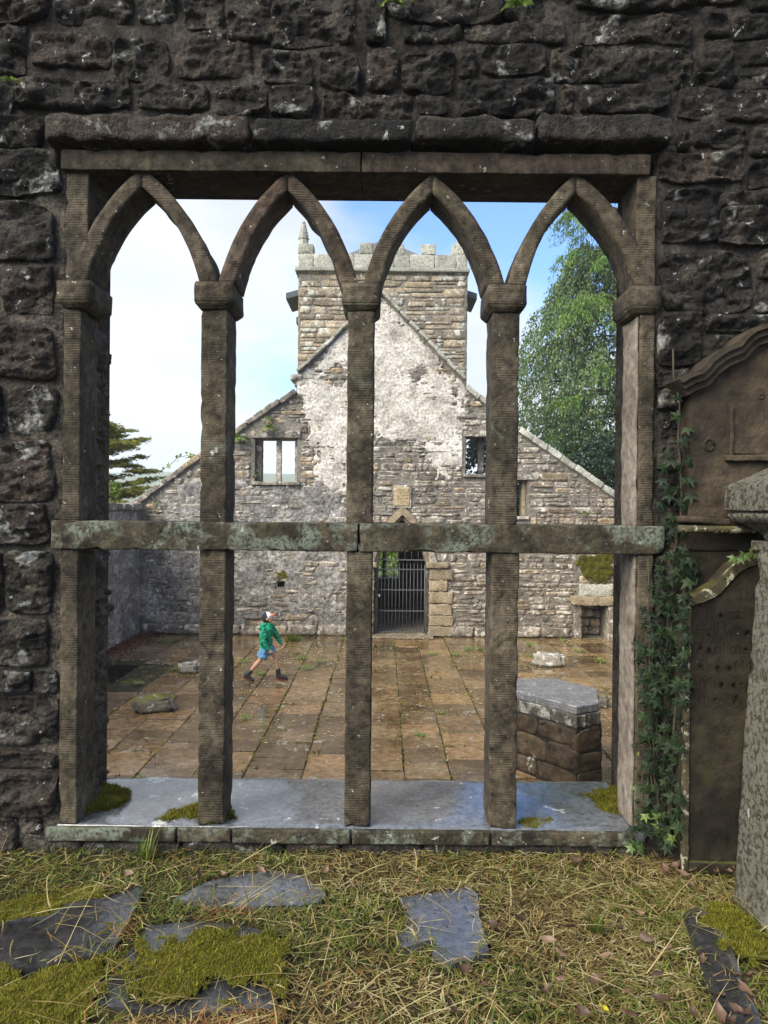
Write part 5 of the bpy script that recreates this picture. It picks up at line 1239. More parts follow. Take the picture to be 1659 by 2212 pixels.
# hexagonal table tomb just inside the window
ZT = EYE - 2.3
def TPt(x, y, z): p = WG(x, y, z); return (p.x, p.y)
lid = [TPt(x, y, ZT) for x, y in ((1198, 1466), (1289, 1486), (1296, 1518), (1245, 1527), (1119, 1493), (1078, 1482), (1090, 1468))]
lid[5] = (lid[4][0] - .22, lid[4][1] + .22); lid[6] = (lid[5][0] + .12, lid[5][1] + .45)
tomb = root('table_tomb', (sum(p[0] for p in lid) / 7, sum(p[1] for p in lid) / 7, FLOOR), 'hexagonal masonry tomb with wet slate lid standing just inside the window', 'tomb')
tcx, tcy = tomb.location.x, tomb.location.y
def poly_slab(name, pts, z0, z1, mat, k=1.0, seed=0, jit=.012, sm=False, nsub=8, par=tomb):
    r_ = random.Random(seed); Q = []
    pts = [(tcx + (x - tcx) * k, tcy + (y - tcy) * k) for x, y in pts]
    for i in range(len(pts)):
        a, c = pts[i], pts[(i + 1) % len(pts)]
        for s in range(nsub): t = s / nsub; Q.append((a[0] + (c[0] - a[0]) * t + r_.uniform(-jit, jit), a[1] + (c[1] - a[1]) * t + r_.uniform(-jit, jit)))
    n = len(Q); V = []; Fc = []
    lv = [(z0, .985), (z0 + .012, 1), (z1 - .012, 1), (z1, .985)]
    for z, s in lv: V += [(tcx + (x - tcx) * s, tcy + (y - tcy) * s, z) for x, y in Q]
    for i in range(3): Fc += [(i * n + j, i * n + (j + 1) % n, (i + 1) * n + (j + 1) % n, (i + 1) * n + j) for j in range(n)]
    Fc += [tuple(range(n))[::-1], tuple(range(3 * n, 4 * n))]
    return wpart(name, V, Fc, M[mat], par, sm)
poly_slab('lid', lid, ZT - .10, ZT, 'lidslate', 1, 1)
poly_slab('ledge', lid, ZT - .25, ZT - .104, 'ledge', 1.03, 2, .025)
poly_slab('core', lid, FLOOR - .02, ZT - .252, 'mortar', 1.03, 3, .0)
nl = len(lid)
hb = [(tcx + (x - tcx) * 1.04, tcy + (y - tcy) * 1.04) for x, y in lid]
for i in range(nl):
    a, c = Vector(hb[i]), Vector(hb[(i + 1) % nl]); d = c - a; Lg = d.length; ang = math.atan2(d.y, d.x); mid = (a + c) / 2
    nrm = Vector((d.y, -d.x)).normalized()
    if nrm.dot(mid - Vector((tcx, tcy))) < 0: nrm = -nrm
    z = FLOOR
    while z < ZT - .27:
        h = min(.2 + .12 * ri.random(), ZT - .255 - z)
        if ZT - .255 - z - h < .06: h = ZT - .255 - z
        x = 0
        while x < Lg - .02:
            l = .3 + .35 * ri.random()
            if Lg - x - l < .18: l = Lg - x
            V, Fc = rough_block(l - .012, h - .012, .06, 14, 8, .010, .022, .16, ri.randint(0, 999))
            th = math.atan2(nrm.y, nrm.x) + math.pi / 2; mt = Matrix.Rotation(th, 4, 'Z')
            q = a + d * ((x + l / 2) / Lg)
            link('stone', smooth(py_mesh('stone', np.array([mt @ Vector(v) for v in V]), Fc)), M['tombstone'], tomb, (q.x, q.y, z + h / 2)); x += l
        z += h
# loose blocks
def boulder(name, label, x, y, wd, dp, h, seed, mat, rot=0, par=None, moss=None):
    bm = bmesh.new(); bmesh.ops.create_cube(bm, size=1); bmesh.ops.bevel(bm, geom=bm.edges[:], offset=.14, segments=2, affect='EDGES'); bmesh.ops.subdivide_edges(bm, edges=bm.edges[:], cuts=3, use_grid_fill=True)
    for v in bm.verts:
        c = v.co; k = float(fbm(c.x * 3 + c.z * 2, c.y * 3 - c.z * 2.5, seed, 4, .6)) * .35; v.co = Vector((c.x * wd * (1 + k), c.y * dp * (1 + k), (c.z + .5) * h * (1 + k * .8)))
    me = bpy.data.meshes.new(name); bm.to_mesh(me); bm.free(); smooth(me)
    p = WG(x, y, FLOOR); o = link(name, me, M[mat], None, (p.x, p.y, FLOOR - .01)); o.rotation_euler = (0, 0, rot); tag(o, label, 'stone'); return o
M['mossrock'] = stone_mat('mossy block', [(.10, .09, .07), (.24, .22, .18)], 9, .1, bump=.8, bscale=40, lichen=[(.58, 7, (.55, .54, .48), .04)], moss=(.66, 6, (.14, .13, .025), .28))
M['paleblock'] = stone_mat('white lichened block', [(.17, .15, .12), (.34, .32, .27)], 9, .1, bump=.8, bscale=40, lichen=[(.53, 7, (.55, .55, .51), .05)], moss=(.84, 6, (.14, .13, .025), .2))
boulder('fallen_block', 'yellow-mossed fallen stone block on the floor left of the leftmost mullion', 333, 1535, .66, .42, .24, 3, 'mossrock', .25)
boulder('fallen_block', 'pale grey fallen stone lump beside the leftmost mullion, behind the mossy one', 410, 1452, .38, .3, .19, 8, 'paleblock', .1)
boulder('fallen_block', 'white lichened oblong block on the floor in front of the fireplace', 1186, 1439, .60, .30, .27, 14, 'paleblock', -.12)
boulder('fallen_block', 'small mossy stone peeping out behind the hexagonal tomb', 1298, 1526, .22, .3, .2, 21, 'mossrock', 0)
o = boulder('paving_chip', 'thin white stone flake lying on the floor right of the oblong block', 1345, 1412, .0, .0, .0, 22, 'paleblock', 0) if False else None

# weeds rooted in the joints
def weed(p, r_, n, seed, label, mat='weed', grp='weeds in the floor joints'):
    rr = np.random.RandomState(seed); Vs = []; Qs = []; k0 = 0
    for i in range(n):
        an = rr.rand() * 2 * np.pi; d = r_ * (.25 + .75 * rr.rand()); el = .15 + .9 * rr.rand(); s = r_ * (.13 + .2 * rr.rand())
        c = np.array((math.cos(an) * d * math.cos(el), math.sin(an) * d * math.cos(el), .01 + d * math.sin(el) * .7)); u = np.array((math.cos(an), math.sin(an), .25 - rr.rand() * .6)); u /= np.linalg.norm(u); v = np.cross(u, (0, 0, 1)); v /= np.linalg.norm(v)
        Vs += [c - u * s * .6, c + v * s * .42, c + u * s, c - v * s * .42]; Qs.append((k0, k0 + 1, k0 + 2, k0 + 3)); k0 += 4
    o = link('weed', fast_mesh('weed', np.array(Vs), np.array(Qs)), M[mat], None, p); tag(o, label, 'weed', grp); return o
wd_l = [(357, 1388, .2, 'leafy weed at the foot of the gable left of the leftmost mullion'), (383, 1449, .16, 'weed against the pale fallen lump'), (415, 1404, .1, 'small weed near the leftmost mullion, far part of the floor'), (524, 1432, .2, 'leafy weed at the walking person\'s back foot'), (560, 1458, .16, 'weed between the walking person\'s feet'), (655, 1425, .2, 'straggling weed ahead of the walking person'), (640, 1412, .14, 'weed in the joint in front of the walking person\'s knee'), (690, 1432, .18, 'weed clump left of the central mullion'), (665, 1447, .2, 'low weed left of the central mullion, nearer'), (530, 1553, .14, 'single bright weed on the near wet flags right of the leftmost mullion'), (307, 1683, .08, 'tiny weed in the nearest joint at far left'),
        (1012, 1407, .24, 'spreading green weed in the middle of the floor beyond the gate step'), (985, 1418, .18, 'weed in the central joint of the floor'), (1040, 1405, .2, 'weed just left of the rightmost mullion'), (935, 1415, .18, 'weed in front of the iron gate'), (908, 1592, .14, 'small pale weed on the near wet flags right of the central mullion'), (953, 1543, .1, 'weed in a near joint between the two right mullions'), (1145, 1395, .2, 'weed at the foot of the gable right of the rightmost mullion'), (1215, 1385, .16, 'weed beside the fireplace'), (1250, 1410, .2, 'weed clump in front of the fireplace'), (1300, 1432, .22, 'broad weed on the floor at the right end'), (1150, 1420, .14, 'weed beside the oblong white block'), (640, 1382, .2, 'tall grassy weed at the gable foot beyond the walking person'), (742, 1382, .14, 'weed at the gable foot behind the central mullion'), (903, 1378, .14, 'weed growing at the right edge of the gate step'), (300, 1480, .15, 'weed at the edge of the floor pit')]
for k, (x, y, r_, lb) in enumerate(wd_l):
    p = WG(x, y, FLOOR); weed((p.x, p.y, FLOOR), r_ * .8, 70, 300 + k, lb)
tuft_p = WG(630, 1385, FLOOR)
rr = np.random.RandomState(9); pos = (rr.rand(60, 3) - .5) * np.array((.3, .1, 0)); V, q = blades(60, pos, (.15, .32), (.012, .02), (.8, 1.5), .2, 12)
tag(link('grass_tuft', fast_mesh('grass_tuft', V, q), M['grass'], None, (tuft_p.x, tuft_p.y, FLOOR)), 'bright grass tuft at the foot of the gable ahead of the walking person', 'grass')
# litter and moss in joints: uncountable
rr = np.random.RandomState(31); n = 5200
x = XW0 + (XW1 - XW0) * rr.rand(n * 3); y = 8.0 + (GD - 8.05) * rr.rand(n * 3) ** .75
pr = np.clip(fbm(x * .9, y * .9, 14, 4) * 1.7 + .30, 0, 1) * np.clip((y - 8) / 5, .12, 1); ok = rr.rand(n * 3) < pr; x, y = x[ok][:n], y[ok][:n]; n = len(x)
ok = ~((x < pit[1]) & (y > pit[2]) & (y < pit[3])); x, y = x[ok], y[ok]; n = len(x)
s = .012 + .03 * rr.rand(n) ** 2; an = rr.rand(n) * 6.28; c, si = np.cos(an), np.sin(an)
V = np.zeros((n, 4, 3))
for k, (u, v) in enumerate(((-1, 0), (0, -.5), (1, 0), (0, .5))): V[:, k, 0] = x + s * (u * c - v * si); V[:, k, 1] = y + s * (u * si + v * c); V[:, k, 2] = FLOOR + .016 + rr.rand(n) * .008 * (1 if k % 2 else 0)
stuff(link('leaf_litter', fast_mesh('leaf_litter', V.reshape(-1, 3), np.arange(n * 4).reshape(-1, 4)), M['litter']), 'tiny yellow leaf litter strewn over the wet floor', 'litter')
n = 1500; x = XW0 + .02 + np.abs(rr.randn(n)) * .22; y = 13.5 + 4.6 * rr.rand(n)
x2 = dxa + (dxb - dxa + 1.6) * rr.rand(500) - .8; y2 = GD + 4.0 + np.abs(rr.randn(500)) * .35; x = np.concatenate([x, x2]); y = np.concatenate([y, y2]); n = len(x)
s = .02 + .035 * rr.rand(n); an = rr.rand(n) * 6.28; c, si = np.cos(an), np.sin(an); V = np.zeros((n, 4, 3))
for k, (u, v) in enumerate(((-1, 0), (0, -.5), (1, 0), (0, .5))): V[:, k, 0] = x + s * (u * c - v * si); V[:, k, 1] = y + s * (u * si + v * c); V[:, k, 2] = FLOOR + .03 + rr.rand(n) * .04
stuff(link('russet_litter', fast_mesh('russet_litter', V.reshape(-1, 3), np.arange(n * 4).reshape(-1, 4)), M['redlitter']), 'russet dead leaves drifted along the left wall and in the tower room', 'litter')
# moss and grit that fills the joints between the flags
P_ = []
for (x0_, x1_, y0_, y1_) in flags:
    if y0_ < 8.2: continue
    k_ = int(14 * max(0, float(fbm(x0_ * .7, y0_ * .7, 19, 3)) + .35))
    for q_ in range(k_):
        if ri.random() < .6: P_.append((x0_ + ri.uniform(-.02, .02), ri.uniform(y0_, y1_)))
        else: P_.append((ri.uniform(x0_, x1_), y0_ + ri.uniform(-.02, .02)))
P_ = np.array(P_); n = len(P_); Vb, qb = blades(n * 3, np.repeat(np.column_stack([P_, np.full(n, FLOOR - .004)]), 3, 0) + (rr.rand(n * 3, 3) - .5) * np.array((.05, .05, 0)), (.015, .06), (.012, .028), (.2, 1.3), .4, 71)
stuff(link('joint_moss', fast_mesh('joint_moss', Vb, qb), M['mossblade']), 'yellow green moss and grass in the floor joints', 'moss')
# moss on the chimney breast and other growth on the gable
def wall_moss(name, label, poly, d, h, seed, nb, ea=.16):
    P = np.array([GP(*p) for p in poly]); x0, z0 = P.min(0) - .1; x1, z1 = P.max(0) + .1; st = .02
    X, Z = np.meshgrid(np.arange(x0, x1, st), np.arange(z0, z1, st)); m = sdf_poly(X, Z, P) + fbm(X * 5, Z * 5, seed, 4, .6) * ea
    t = np.clip(m / .08, 0, 1) ** .6; Y = d + .03 - t * h * (.6 + fbm(X * 9, Z * 9, seed + 2, 4, .6) * .8)
    ok = m > 0; idx = np.arange(X.size).reshape(X.shape); q = ok[:-1, :-1] & ok[1:, :-1] & ok[:-1, 1:] & ok[1:, 1:]; jj, ii = np.where(q)
    Fq = np.stack([idx[jj, ii], idx[jj, ii + 1], idx[jj + 1, ii + 1], idx[jj + 1, ii]], 1); V = np.stack([X.ravel(), Y.ravel(), Z.ravel()], 1); used = np.unique(Fq); rm = np.full(len(V), -1); rm[used] = np.arange(len(used))
    o = stuff(link(name, smooth(fast_mesh(name, V[used], rm[Fq])), M['moss']), label, 'moss')
    r_ = np.random.RandomState(seed); pk = V[r_.choice(used, nb)]; Vb, qb = blades(nb, pk, (.012, .035), (.008, .016), (-.9, .6), .4, seed, dirs=-np.pi / 2 + (r_.rand(nb) - .5) * 2.6)
    stuff(link('moss_tips', fast_mesh('moss_tips', Vb, qb), M['mossblade'], o))
wall_moss('moss', 'yellow green moss sheet hanging above the fireplace', ((1250, 1200), (1318, 1196), (1324, 1262), (1290, 1258), (1262, 1250), (1244, 1215)), GD - .03, .05, 5, 1600)
wall_moss('moss', 'dark moss above the small square hole in the gable', ((592, 1234), (628, 1234), (630, 1250), (598, 1249)), GD - .02, .03, 6, 120, .1)
fern(W(580, 925, GD - .05), 12, .32, 'bright fern above the left gable window', 21, 'weed')
fern(W(578, 905, GD - .05), 7, .22, 'smaller fern higher above the left gable window', 22, 'weed')
fern(W(519, 948, GD - .05), 16, .36, 'large fern left of the left gable window', 23, 'weed')
fern(W(553, 1028, GD + .1), 7, .2, 'fern in the corner of the left gable window', 24, 'weed')
fern(W(337, 1085, GD - .05), 6, .2, 'fern below the left gable coping', 25, 'weed')
fern(W(1262, 1110, GD - .05), 6, .18, 'fern on the gable above the fireplace', 26, 'weed')
# bramble spray on the left coping
br = root('bramble_spray', W(425, 985, GD + .3), 'thin bramble spray growing on the left gable coping', 'bramble')
for k, pts in enumerate((((430, 990), (405, 984), (385, 988), (368, 1004), (350, 1016)), ((428, 990), (412, 986), (400, 990)))):
    V, Fc = tube([W(x, y, GD + .3) for x, y in pts], .008, 5); wpart('stem', V, Fc, M['stem'], br)
me = leaf_mesh('leaf', .09, .06, .2, 4); me.materials.append(M['weed'])
for k in range(34):
    t = ri.random(); x = 350 + 82 * t ** .6 + ri.uniform(-5, 5); y = np.interp(x, [350, 368, 385, 405, 430], [1016, 1004, 988, 984, 990]) + ri.uniform(-6, 6); o = link('leaf', me, None, br, W(x, y, GD + .3)); o.rotation_euler = (ri.uniform(0, 6), ri.uniform(0, 6), ri.uniform(0, 6))

# ------------------------------------------------------------------ the walking child
BX, BY = W(569.7, 1470, 13.45).x, 13.45
kid = root('person', (BX, BY, FLOOR + .004), 'child in green hoodie, blue shorts and black boots striding across the wet floor', 'person')
def k3(cx, cz, y): return Vector(((cx - 720) / 1138, y, (1770 - cz) / 1138))
def ball(c, r, seg=14, rings=9, rot=None):
    V = []; Fc = []
    for i in range(rings + 1):
        ph = math.pi * i / rings
        for k in range(seg):
            th = 2 * math.pi * k / seg; v = Vector((r[0] * math.sin(ph) * math.cos(th), r[1] * math.sin(ph) * math.sin(th), r[2] * math.cos(ph)))
            if rot: v = rot @ v
            V.append(tuple(v + Vector(c)))
    for i in range(rings):
        for k in range(seg): Fc.append((i * seg + k, i * seg + (k + 1) % seg, (i + 1) * seg + (k + 1) % seg, (i + 1) * seg + k))
    return V, Fc
def limb(mb, pts, rad, seg=12):
    # dense tube with rounded ends
    P = [Vector(p) for p in pts]; Q = []; Rr = []
    for i in range(len(P) - 1):
        for s in range(6):
            t = s / 6; Q.append(P[i].lerp(P[i + 1], t)); Rr.append(rad[i] * (1 - t) + rad[i + 1] * t)
    Q.append(P[-1]); Rr.append(rad[-1]); mb.add(tube(Q, Rr, seg))
    for i, p in enumerate(P): mb.add(ball(p, (rad[i],) * 3, 10, 7))
def fused(name, mb, mat, vox, par=kid, sm=4, folds=0):
    me = py_mesh(name, mb.V, mb.F); fixn(me); o = bpy.data.objects.new(name, me); COL.objects.link(o)
    m_ = o.modifiers.new('r', 'REMESH'); m_.mode = 'VOXEL'; m_.voxel_size = vox; s_ = o.modifiers.new('s', 'SMOOTH'); s_.iterations = sm; s_.factor = .5
    bpy.context.view_layer.update(); me2 = bpy.data.meshes.new_from_object(o.evaluated_get(bpy.context.evaluated_depsgraph_get())); bpy.data.objects.remove(o)
    me2.name = name; me2.materials.clear(); smooth(me2)
    if folds:
        nn = len(me2.vertices); co = np.zeros(nn * 3); no_ = np.zeros(nn * 3); me2.vertices.foreach_get('co', co); me2.vertices.foreach_get('normal', no_); co = co.reshape(-1, 3); no_ = no_.reshape(-1, 3)
        f_ = np.abs(fbm(co[:, 0] * 16 + co[:, 2] * 9, co[:, 2] * 11 - co[:, 0] * 7 + co[:, 1] * 6, 88, 3)); me2.vertices.foreach_set('co', (co + no_ * ((f_ - .18) * folds)[:, None]).ravel()); me2.update()
    smooth(me2); return link(name, me2, mat, par, kid.location)
M['skin'] = plain_mat('skin', (.52, .30, .21), .55, .35, 0, 8, .08)
M['hoodie'] = plain_mat('green jersey', (.012, .24, .13), .9, .2, 0, 22, .35, .9)
M['shorts'] = plain_mat('blue cotton', (.12, .28, .48), .85, .2, 0, 28, .35, .9)
M['boot'] = plain_mat('black boot leather', (.018, .018, .02), .45, .5, 0, 20, .2)
M['sole'] = plain_mat('dark red sole', (.16, .02, .018), .6); M['sock'] = plain_mat('navy sock', (.02, .04, .11), .9, .2)
M['capnavy'] = plain_mat('navy cap cloth', (.016, .02, .045), .8, .25); M['capwhite'] = plain_mat('white cap cloth', (.72, .72, .72), .8, .25); M['caporange'] = plain_mat('orange cap peak', (.75, .20, .06), .7, .3)
M['hair'] = plain_mat('dark hair', (.015, .012, .010), .6, .4); M['eye'] = plain_mat('eye', (.02, .015, .012), .3)
body = MB()
pel = k3(790, 1085, 0); chest = k3(800, 760, 0); neck = k3(808, 575, 0)
limb(body, [pel, chest], [.085, .085]); limb(body, [chest, neck, k3(803, 500, 0)], [.07, .034, .034])
hipR, kneeR, ankR = k3(755, 1110, -.065), k3(640, 1325, -.07), k3(425, 1575, -.075)
hipL, kneeL, ankL = k3(835, 1105, .065), k3(975, 1310, .07), k3(1012, 1590, .075)
calfR = kneeR.lerp(ankR, .35) + Vector((-.012, 0, -.008)); calfL = kneeL.lerp(ankL, .35) + Vector((-.014, 0, 0))
limb(body, [hipR, kneeR, calfR, ankR], [.073, .044, .044, .028]); limb(body, [hipL, kneeL, calfL, ankL], [.073, .044, .044, .028])
footR = k3(490, 1725, -.08); footL = k3(1130, 1735, .08)
limb(body, [ankR, k3(365, 1655, -.078), k3(430, 1712, -.08)], [.028, .022, .018]); limb(body, [ankL, k3(1030, 1715, .078), k3(1120, 1730, .08)], [.028, .022, .018])
shR, elR, wrR = k3(742, 655, -.125), k3(722, 880, -.19), k3(850, 1058, -.185)
shL, elL, wrL = k3(865, 650, .12), k3(965, 850, .16), k3(1050, 985, .15)
limb(body, [shR, elR, wrR], [.04, .032, .023]); limb(body, [shL, elL, wrL], [.04, .032, .023])
def hand(wr, d, down, side, curl):
    d = d.normalized(); palm = wr + d * .045
    body.add(ball(palm, (.019, .024, .036), 12, 8, d.to_track_quat('Z', 'Y').to_matrix()))
    lat = d.cross(Vector((0, 1, 0))).normalized(); nrm = Vector((0, side, 0))
    for k, ln in enumerate((.030, .034, .032, .026)):
        b0 = palm + d * .026 + lat * (-.020 + .0135 * k); m1 = b0 + (d * math.cos(curl) + nrm * math.sin(curl) * .6 - lat * 0).normalized() * ln * .55; m2 = m1 + (d * math.cos(curl * 2) + nrm * math.sin(curl * 2)).normalized() * ln * .5; m3 = m2 + (d * math.cos(curl * 3) + nrm * math.sin(curl * 3)).normalized() * ln * .35
        limb(body, [b0, m1, m2, m3], [.0075, .007, .0065, .005], 7)
    tb0 = palm - d * .012 - lat * .022; limb(body, [tb0, tb0 - lat * .012 + d * .02, tb0 - lat * .012 + d * .036 + nrm * .006], [.009, .008, .006], 7)
hand(wrR, k3(905, 1115, 0) - k3(850, 1062, 0), 0, 1, .6); hand(wrL, k3(1085, 1070, 0) - k3(1050, 985, 0), 0, -1, .35)
# head, tipped back a little and looking ahead
hc = k3(785, 415, 0); hr = Matrix.Rotation(R(-14), 3, 'Y')
def H(x, y, z): return hc + hr @ Vector((x, y, z))
body.add(ball(hc, (.093, .076, .098), 18, 12, hr)); body.add(ball(H(.030, 0, -.045), (.060, .055, .062), 14, 9, hr)); body.add(ball(H(.062, 0, -.080), (.022, .022, .018), 10, 7, hr))
limb(body, [H(.084, 0, .012), H(.103, 0, -.022)], [.008, .0115], 8)
for s in (-1, 1):
    body.add(ball(H(.083, s * .008, -.024), (.009, .007, .006), 8, 6)); body.add(ball(H(-.002, s * .077, -.018), (.017, .009, .025), 10, 7, hr)); body.add(ball(H(.083, s * .03, .020), (.012, .024, .006), 8, 6, hr))
body.add(ball(H(.079, 0, -.050), (.010, .022, .005), 8, 6, hr)); body.add(ball(H(.077, 0, -.060), (.010, .019, .005), 8, 6, hr))
kb = fused('body', body, M['skin'], .0055)
for s in (-1, 1): V, Fc = ball(H(.083, s * .031, .006), (.006, .011, .006), 8, 6, hr); V = [tuple(Vector(v) + kid.location) for v in V]; wpart('eye', V, Fc, M['eye'], kid, True)
# hoodie
hd = MB()
def oval(cx, cz, rx, ry_): return (k3(cx, cz, 0), rx, ry_)
sec = [oval(760, 1112, .102, .135), oval(758, 1085, .112, .135), oval(766, 1000, .110, .132), oval(776, 880, .102, .128), oval(784, 760, .098, .142), oval(790, 670, .092, .145), oval(798, 610, .076, .115), oval(806, 560, .055, .07)]
V = []; Fc = []; sg = 24
for (c, rx, ry_) in sec:
    for k in range(sg): an = 2 * math.pi * k / sg; V.append((c.x + rx * math.cos(an), c.y + ry_ * math.sin(an), c.z))
for i in range(len(sec) - 1): Fc += [(i * sg + k, i * sg + (k + 1) % sg, (i + 1) * sg + (k + 1) % sg, (i + 1) * sg + k) for k in range(sg)]
Fc += [tuple(range(sg))[::-1], tuple(range((len(sec) - 1) * sg, len(sec) * sg))]; hd.add((V, Fc))
limb(hd, [shR, elR, elR.lerp(wrR, .8), elR.lerp(wrR, .97)], [.066, .056, .047, .034]); limb(hd, [shL, elL, elL.lerp(wrL, .8), elL.lerp(wrL, .97)], [.066, .054, .046, .034])
hd.add(ball(k3(676, 600, 0), (.052, .09, .075), 14, 9, Matrix.Rotation(R(25), 3, 'Y'))); hd.add(ball(k3(740, 555, 0), (.07, .085, .04), 14, 9))
for k, (cx, cz) in enumerate(((850, 590), (830, 555))): hd.add(ball(k3(cx, cz, 0), (.03, .06, .025), 12, 8))
V, Fc = tube([k3(858, 1075, -.155 + .0) + Vector((0, 0, 0)), k3(870, 1090, -.15)], .02, 8)
fused('hoodie', hd, M['hoodie'], .007, kid, 3, .05)
hm = MB()
for (c, rx, ry_, z) in ((k3(760, 1108, 0), .106, .140, 0),):
    ring = [(c.x + rx * math.cos(2 * math.pi * k / 24), c.y + ry_ * math.sin(2 * math.pi * k / 24), c.z) for k in range(24)]; ring.append(ring[0]); hm.add(tube(ring, .013, 8))
V = [tuple(Vector(v) + kid.location) for v in hm.V]; wpart('hem_band', V, hm.F, M['hoodie'], kid, True)
for w_, e_ in ((wrR, elR), (wrL, elL)):
    V, Fc = tube([e_.lerp(w_, .9), e_.lerp(w_, 1.0)], [.037, .033], 12); wpart('cuff', [tuple(Vector(v) + kid.location) for v in V], Fc, M['hoodie'], kid, True)
sh = MB()
limb(sh, [k3(785, 1080, 0), k3(790, 1130, 0)], [.108, .10]); 
for s in (-.05, .05): sh.add(ball(k3(785, 1110, s), (.105, .085, .08), 14, 9))
def shortleg(hip, knee, f, r0, r1):
    sh.add(tube([hip, hip.lerp(knee, f * .5), hip.lerp(knee, f)], [r0, r1 * .98, r1], 16))
shortleg(hipR + Vector((0, 0, .02)), kneeR, .72, .095, .098); shortleg(hipL + Vector((-.01, 0, .02)), kneeL, .40, .092, .088)
fused('shorts', sh, M['shorts'], .006, kid, 3, .05)
def boot(ank, heel, ball_, toe, nm):
    b_ = MB(); limb(b_, [ank + (ank - heel) * .22, ank, heel.lerp(ank, .3)], [.047, .047, .047]); limb(b_, [heel.lerp(ank, .3), heel.lerp(ank, .3).lerp(ball_, .5), ball_, toe], [.047, .050, .045, .036])
    o = fused(nm, b_, M['boot'], .006, kid, 3)
    dv = (toe - heel); dv.normalize(); upv = Vector((0, 1, 0)).cross(dv); upv = -upv if upv.z < 0 else upv
    V = []; 
    for t, wd in ((-.035, .030), (.03, .038), (.10, .043), (.16, .042), (.195, .026)):
        c = heel + dv * t - upv * .030
        for s in (-1, 1):
            for zz in (-.008, .006): V.append(tuple(c + Vector((0, s * wd, 0)) + upv * zz + kid.location))
    Fc = []
    for i in range(4): k = i * 4; Fc += [(k, k + 4, k + 5, k + 1), (k + 2, k + 3, k + 7, k + 6), (k + 1, k + 5, k + 7, k + 3), (k, k + 2, k + 6, k + 4)]
    Fc += [(0, 1, 3, 2), (16, 18, 19, 17)]; s_ = wpart('sole', V, Fc, M['sole'], o)
boot(ankL, k3(1022, 1722, .078), k3(1130, 1728, .08), k3(1190, 1738, .08), 'boot')
boot(ankR, k3(330, 1655, -.078), k3(440, 1722, -.08), k3(490, 1738, -.08), 'boot')
for a_, h_ in ((ankR, kneeR), (ankL, kneeL)):
    V, Fc = tube([a_ + (a_ - h_).normalized() * .02, a_.lerp(h_, .05), a_.lerp(h_, .16)], [.036, .037, .037], 12); wpart('sock', [tuple(Vector(v) + kid.location) for v in V], Fc, M['sock'], kid, True)
# hair and cap
V, Fc = ball(H(-.012, 0, -.008), (.096, .081, .090), 18, 12, hr); keep = [f for f in Fc if all((hr.inverted() @ (Vector(V[i]) - hc)).x < .03 for i in f)]
used = sorted({i for f in keep for i in f}); mp_ = {u: k for k, u in enumerate(used)}
wpart('hair', [tuple(Vector(V[i]) + kid.location) for i in used], [tuple(mp_[i] for i in f) for f in keep], M['hair'], kid, True)
def dome(r_, test):
    V, Fc = ball((0, 0, 0), r_, 28, 20); 
    keep = [f for f in Fc if test(sum((Vector(V[i]) for i in f), Vector()) / len(f))]; used = sorted({i for f in keep for i in f}); m2 = {u: k for k, u in enumerate(used)}
    return [tuple(H(*V[i]) + Vector((-.004, 0, .004)) + kid.location) for i in used], [tuple(m2[i] for i in f) for f in keep]
tilt = lambda p: p.z + .30 * p.x
capr = (.104, .087, .108)
V, Fc = dome(capr, lambda p: tilt(p) > .012 and p.x <= .015); cp = wpart('cap', V, Fc, M['capnavy'], kid, True)
V, Fc = dome(tuple(r_ * 1.005 for r_ in capr), lambda p: tilt(p) > .012 and p.x > .013); wpart('front_panel', V, Fc, M['capwhite'], cp, True)
V = []; Fc = []
for j, (ox, oz) in enumerate(((.06, .036), (.12, .045), (.172, .040))):
    for k in range(9):
        a_ = -1 + 2 * k / 8; ww = (.078, .075, .050)[j]
        V.append(tuple(H(ox - .035 * a_ * a_ * (1 if j else 1.3), a_ * ww, oz - .014 * a_ * a_) + kid.location))
for j in range(2):
    for k in range(8): Fc.append((j * 9 + k, j * 9 + k + 1, j * 9 + k + 10, j * 9 + k + 9))
pk_ = wpart('peak', V, Fc, M['caporange'], cp, True, False); sd_ = pk_.modifiers.new('cloth', 'SOLIDIFY'); sd_.thickness = .005
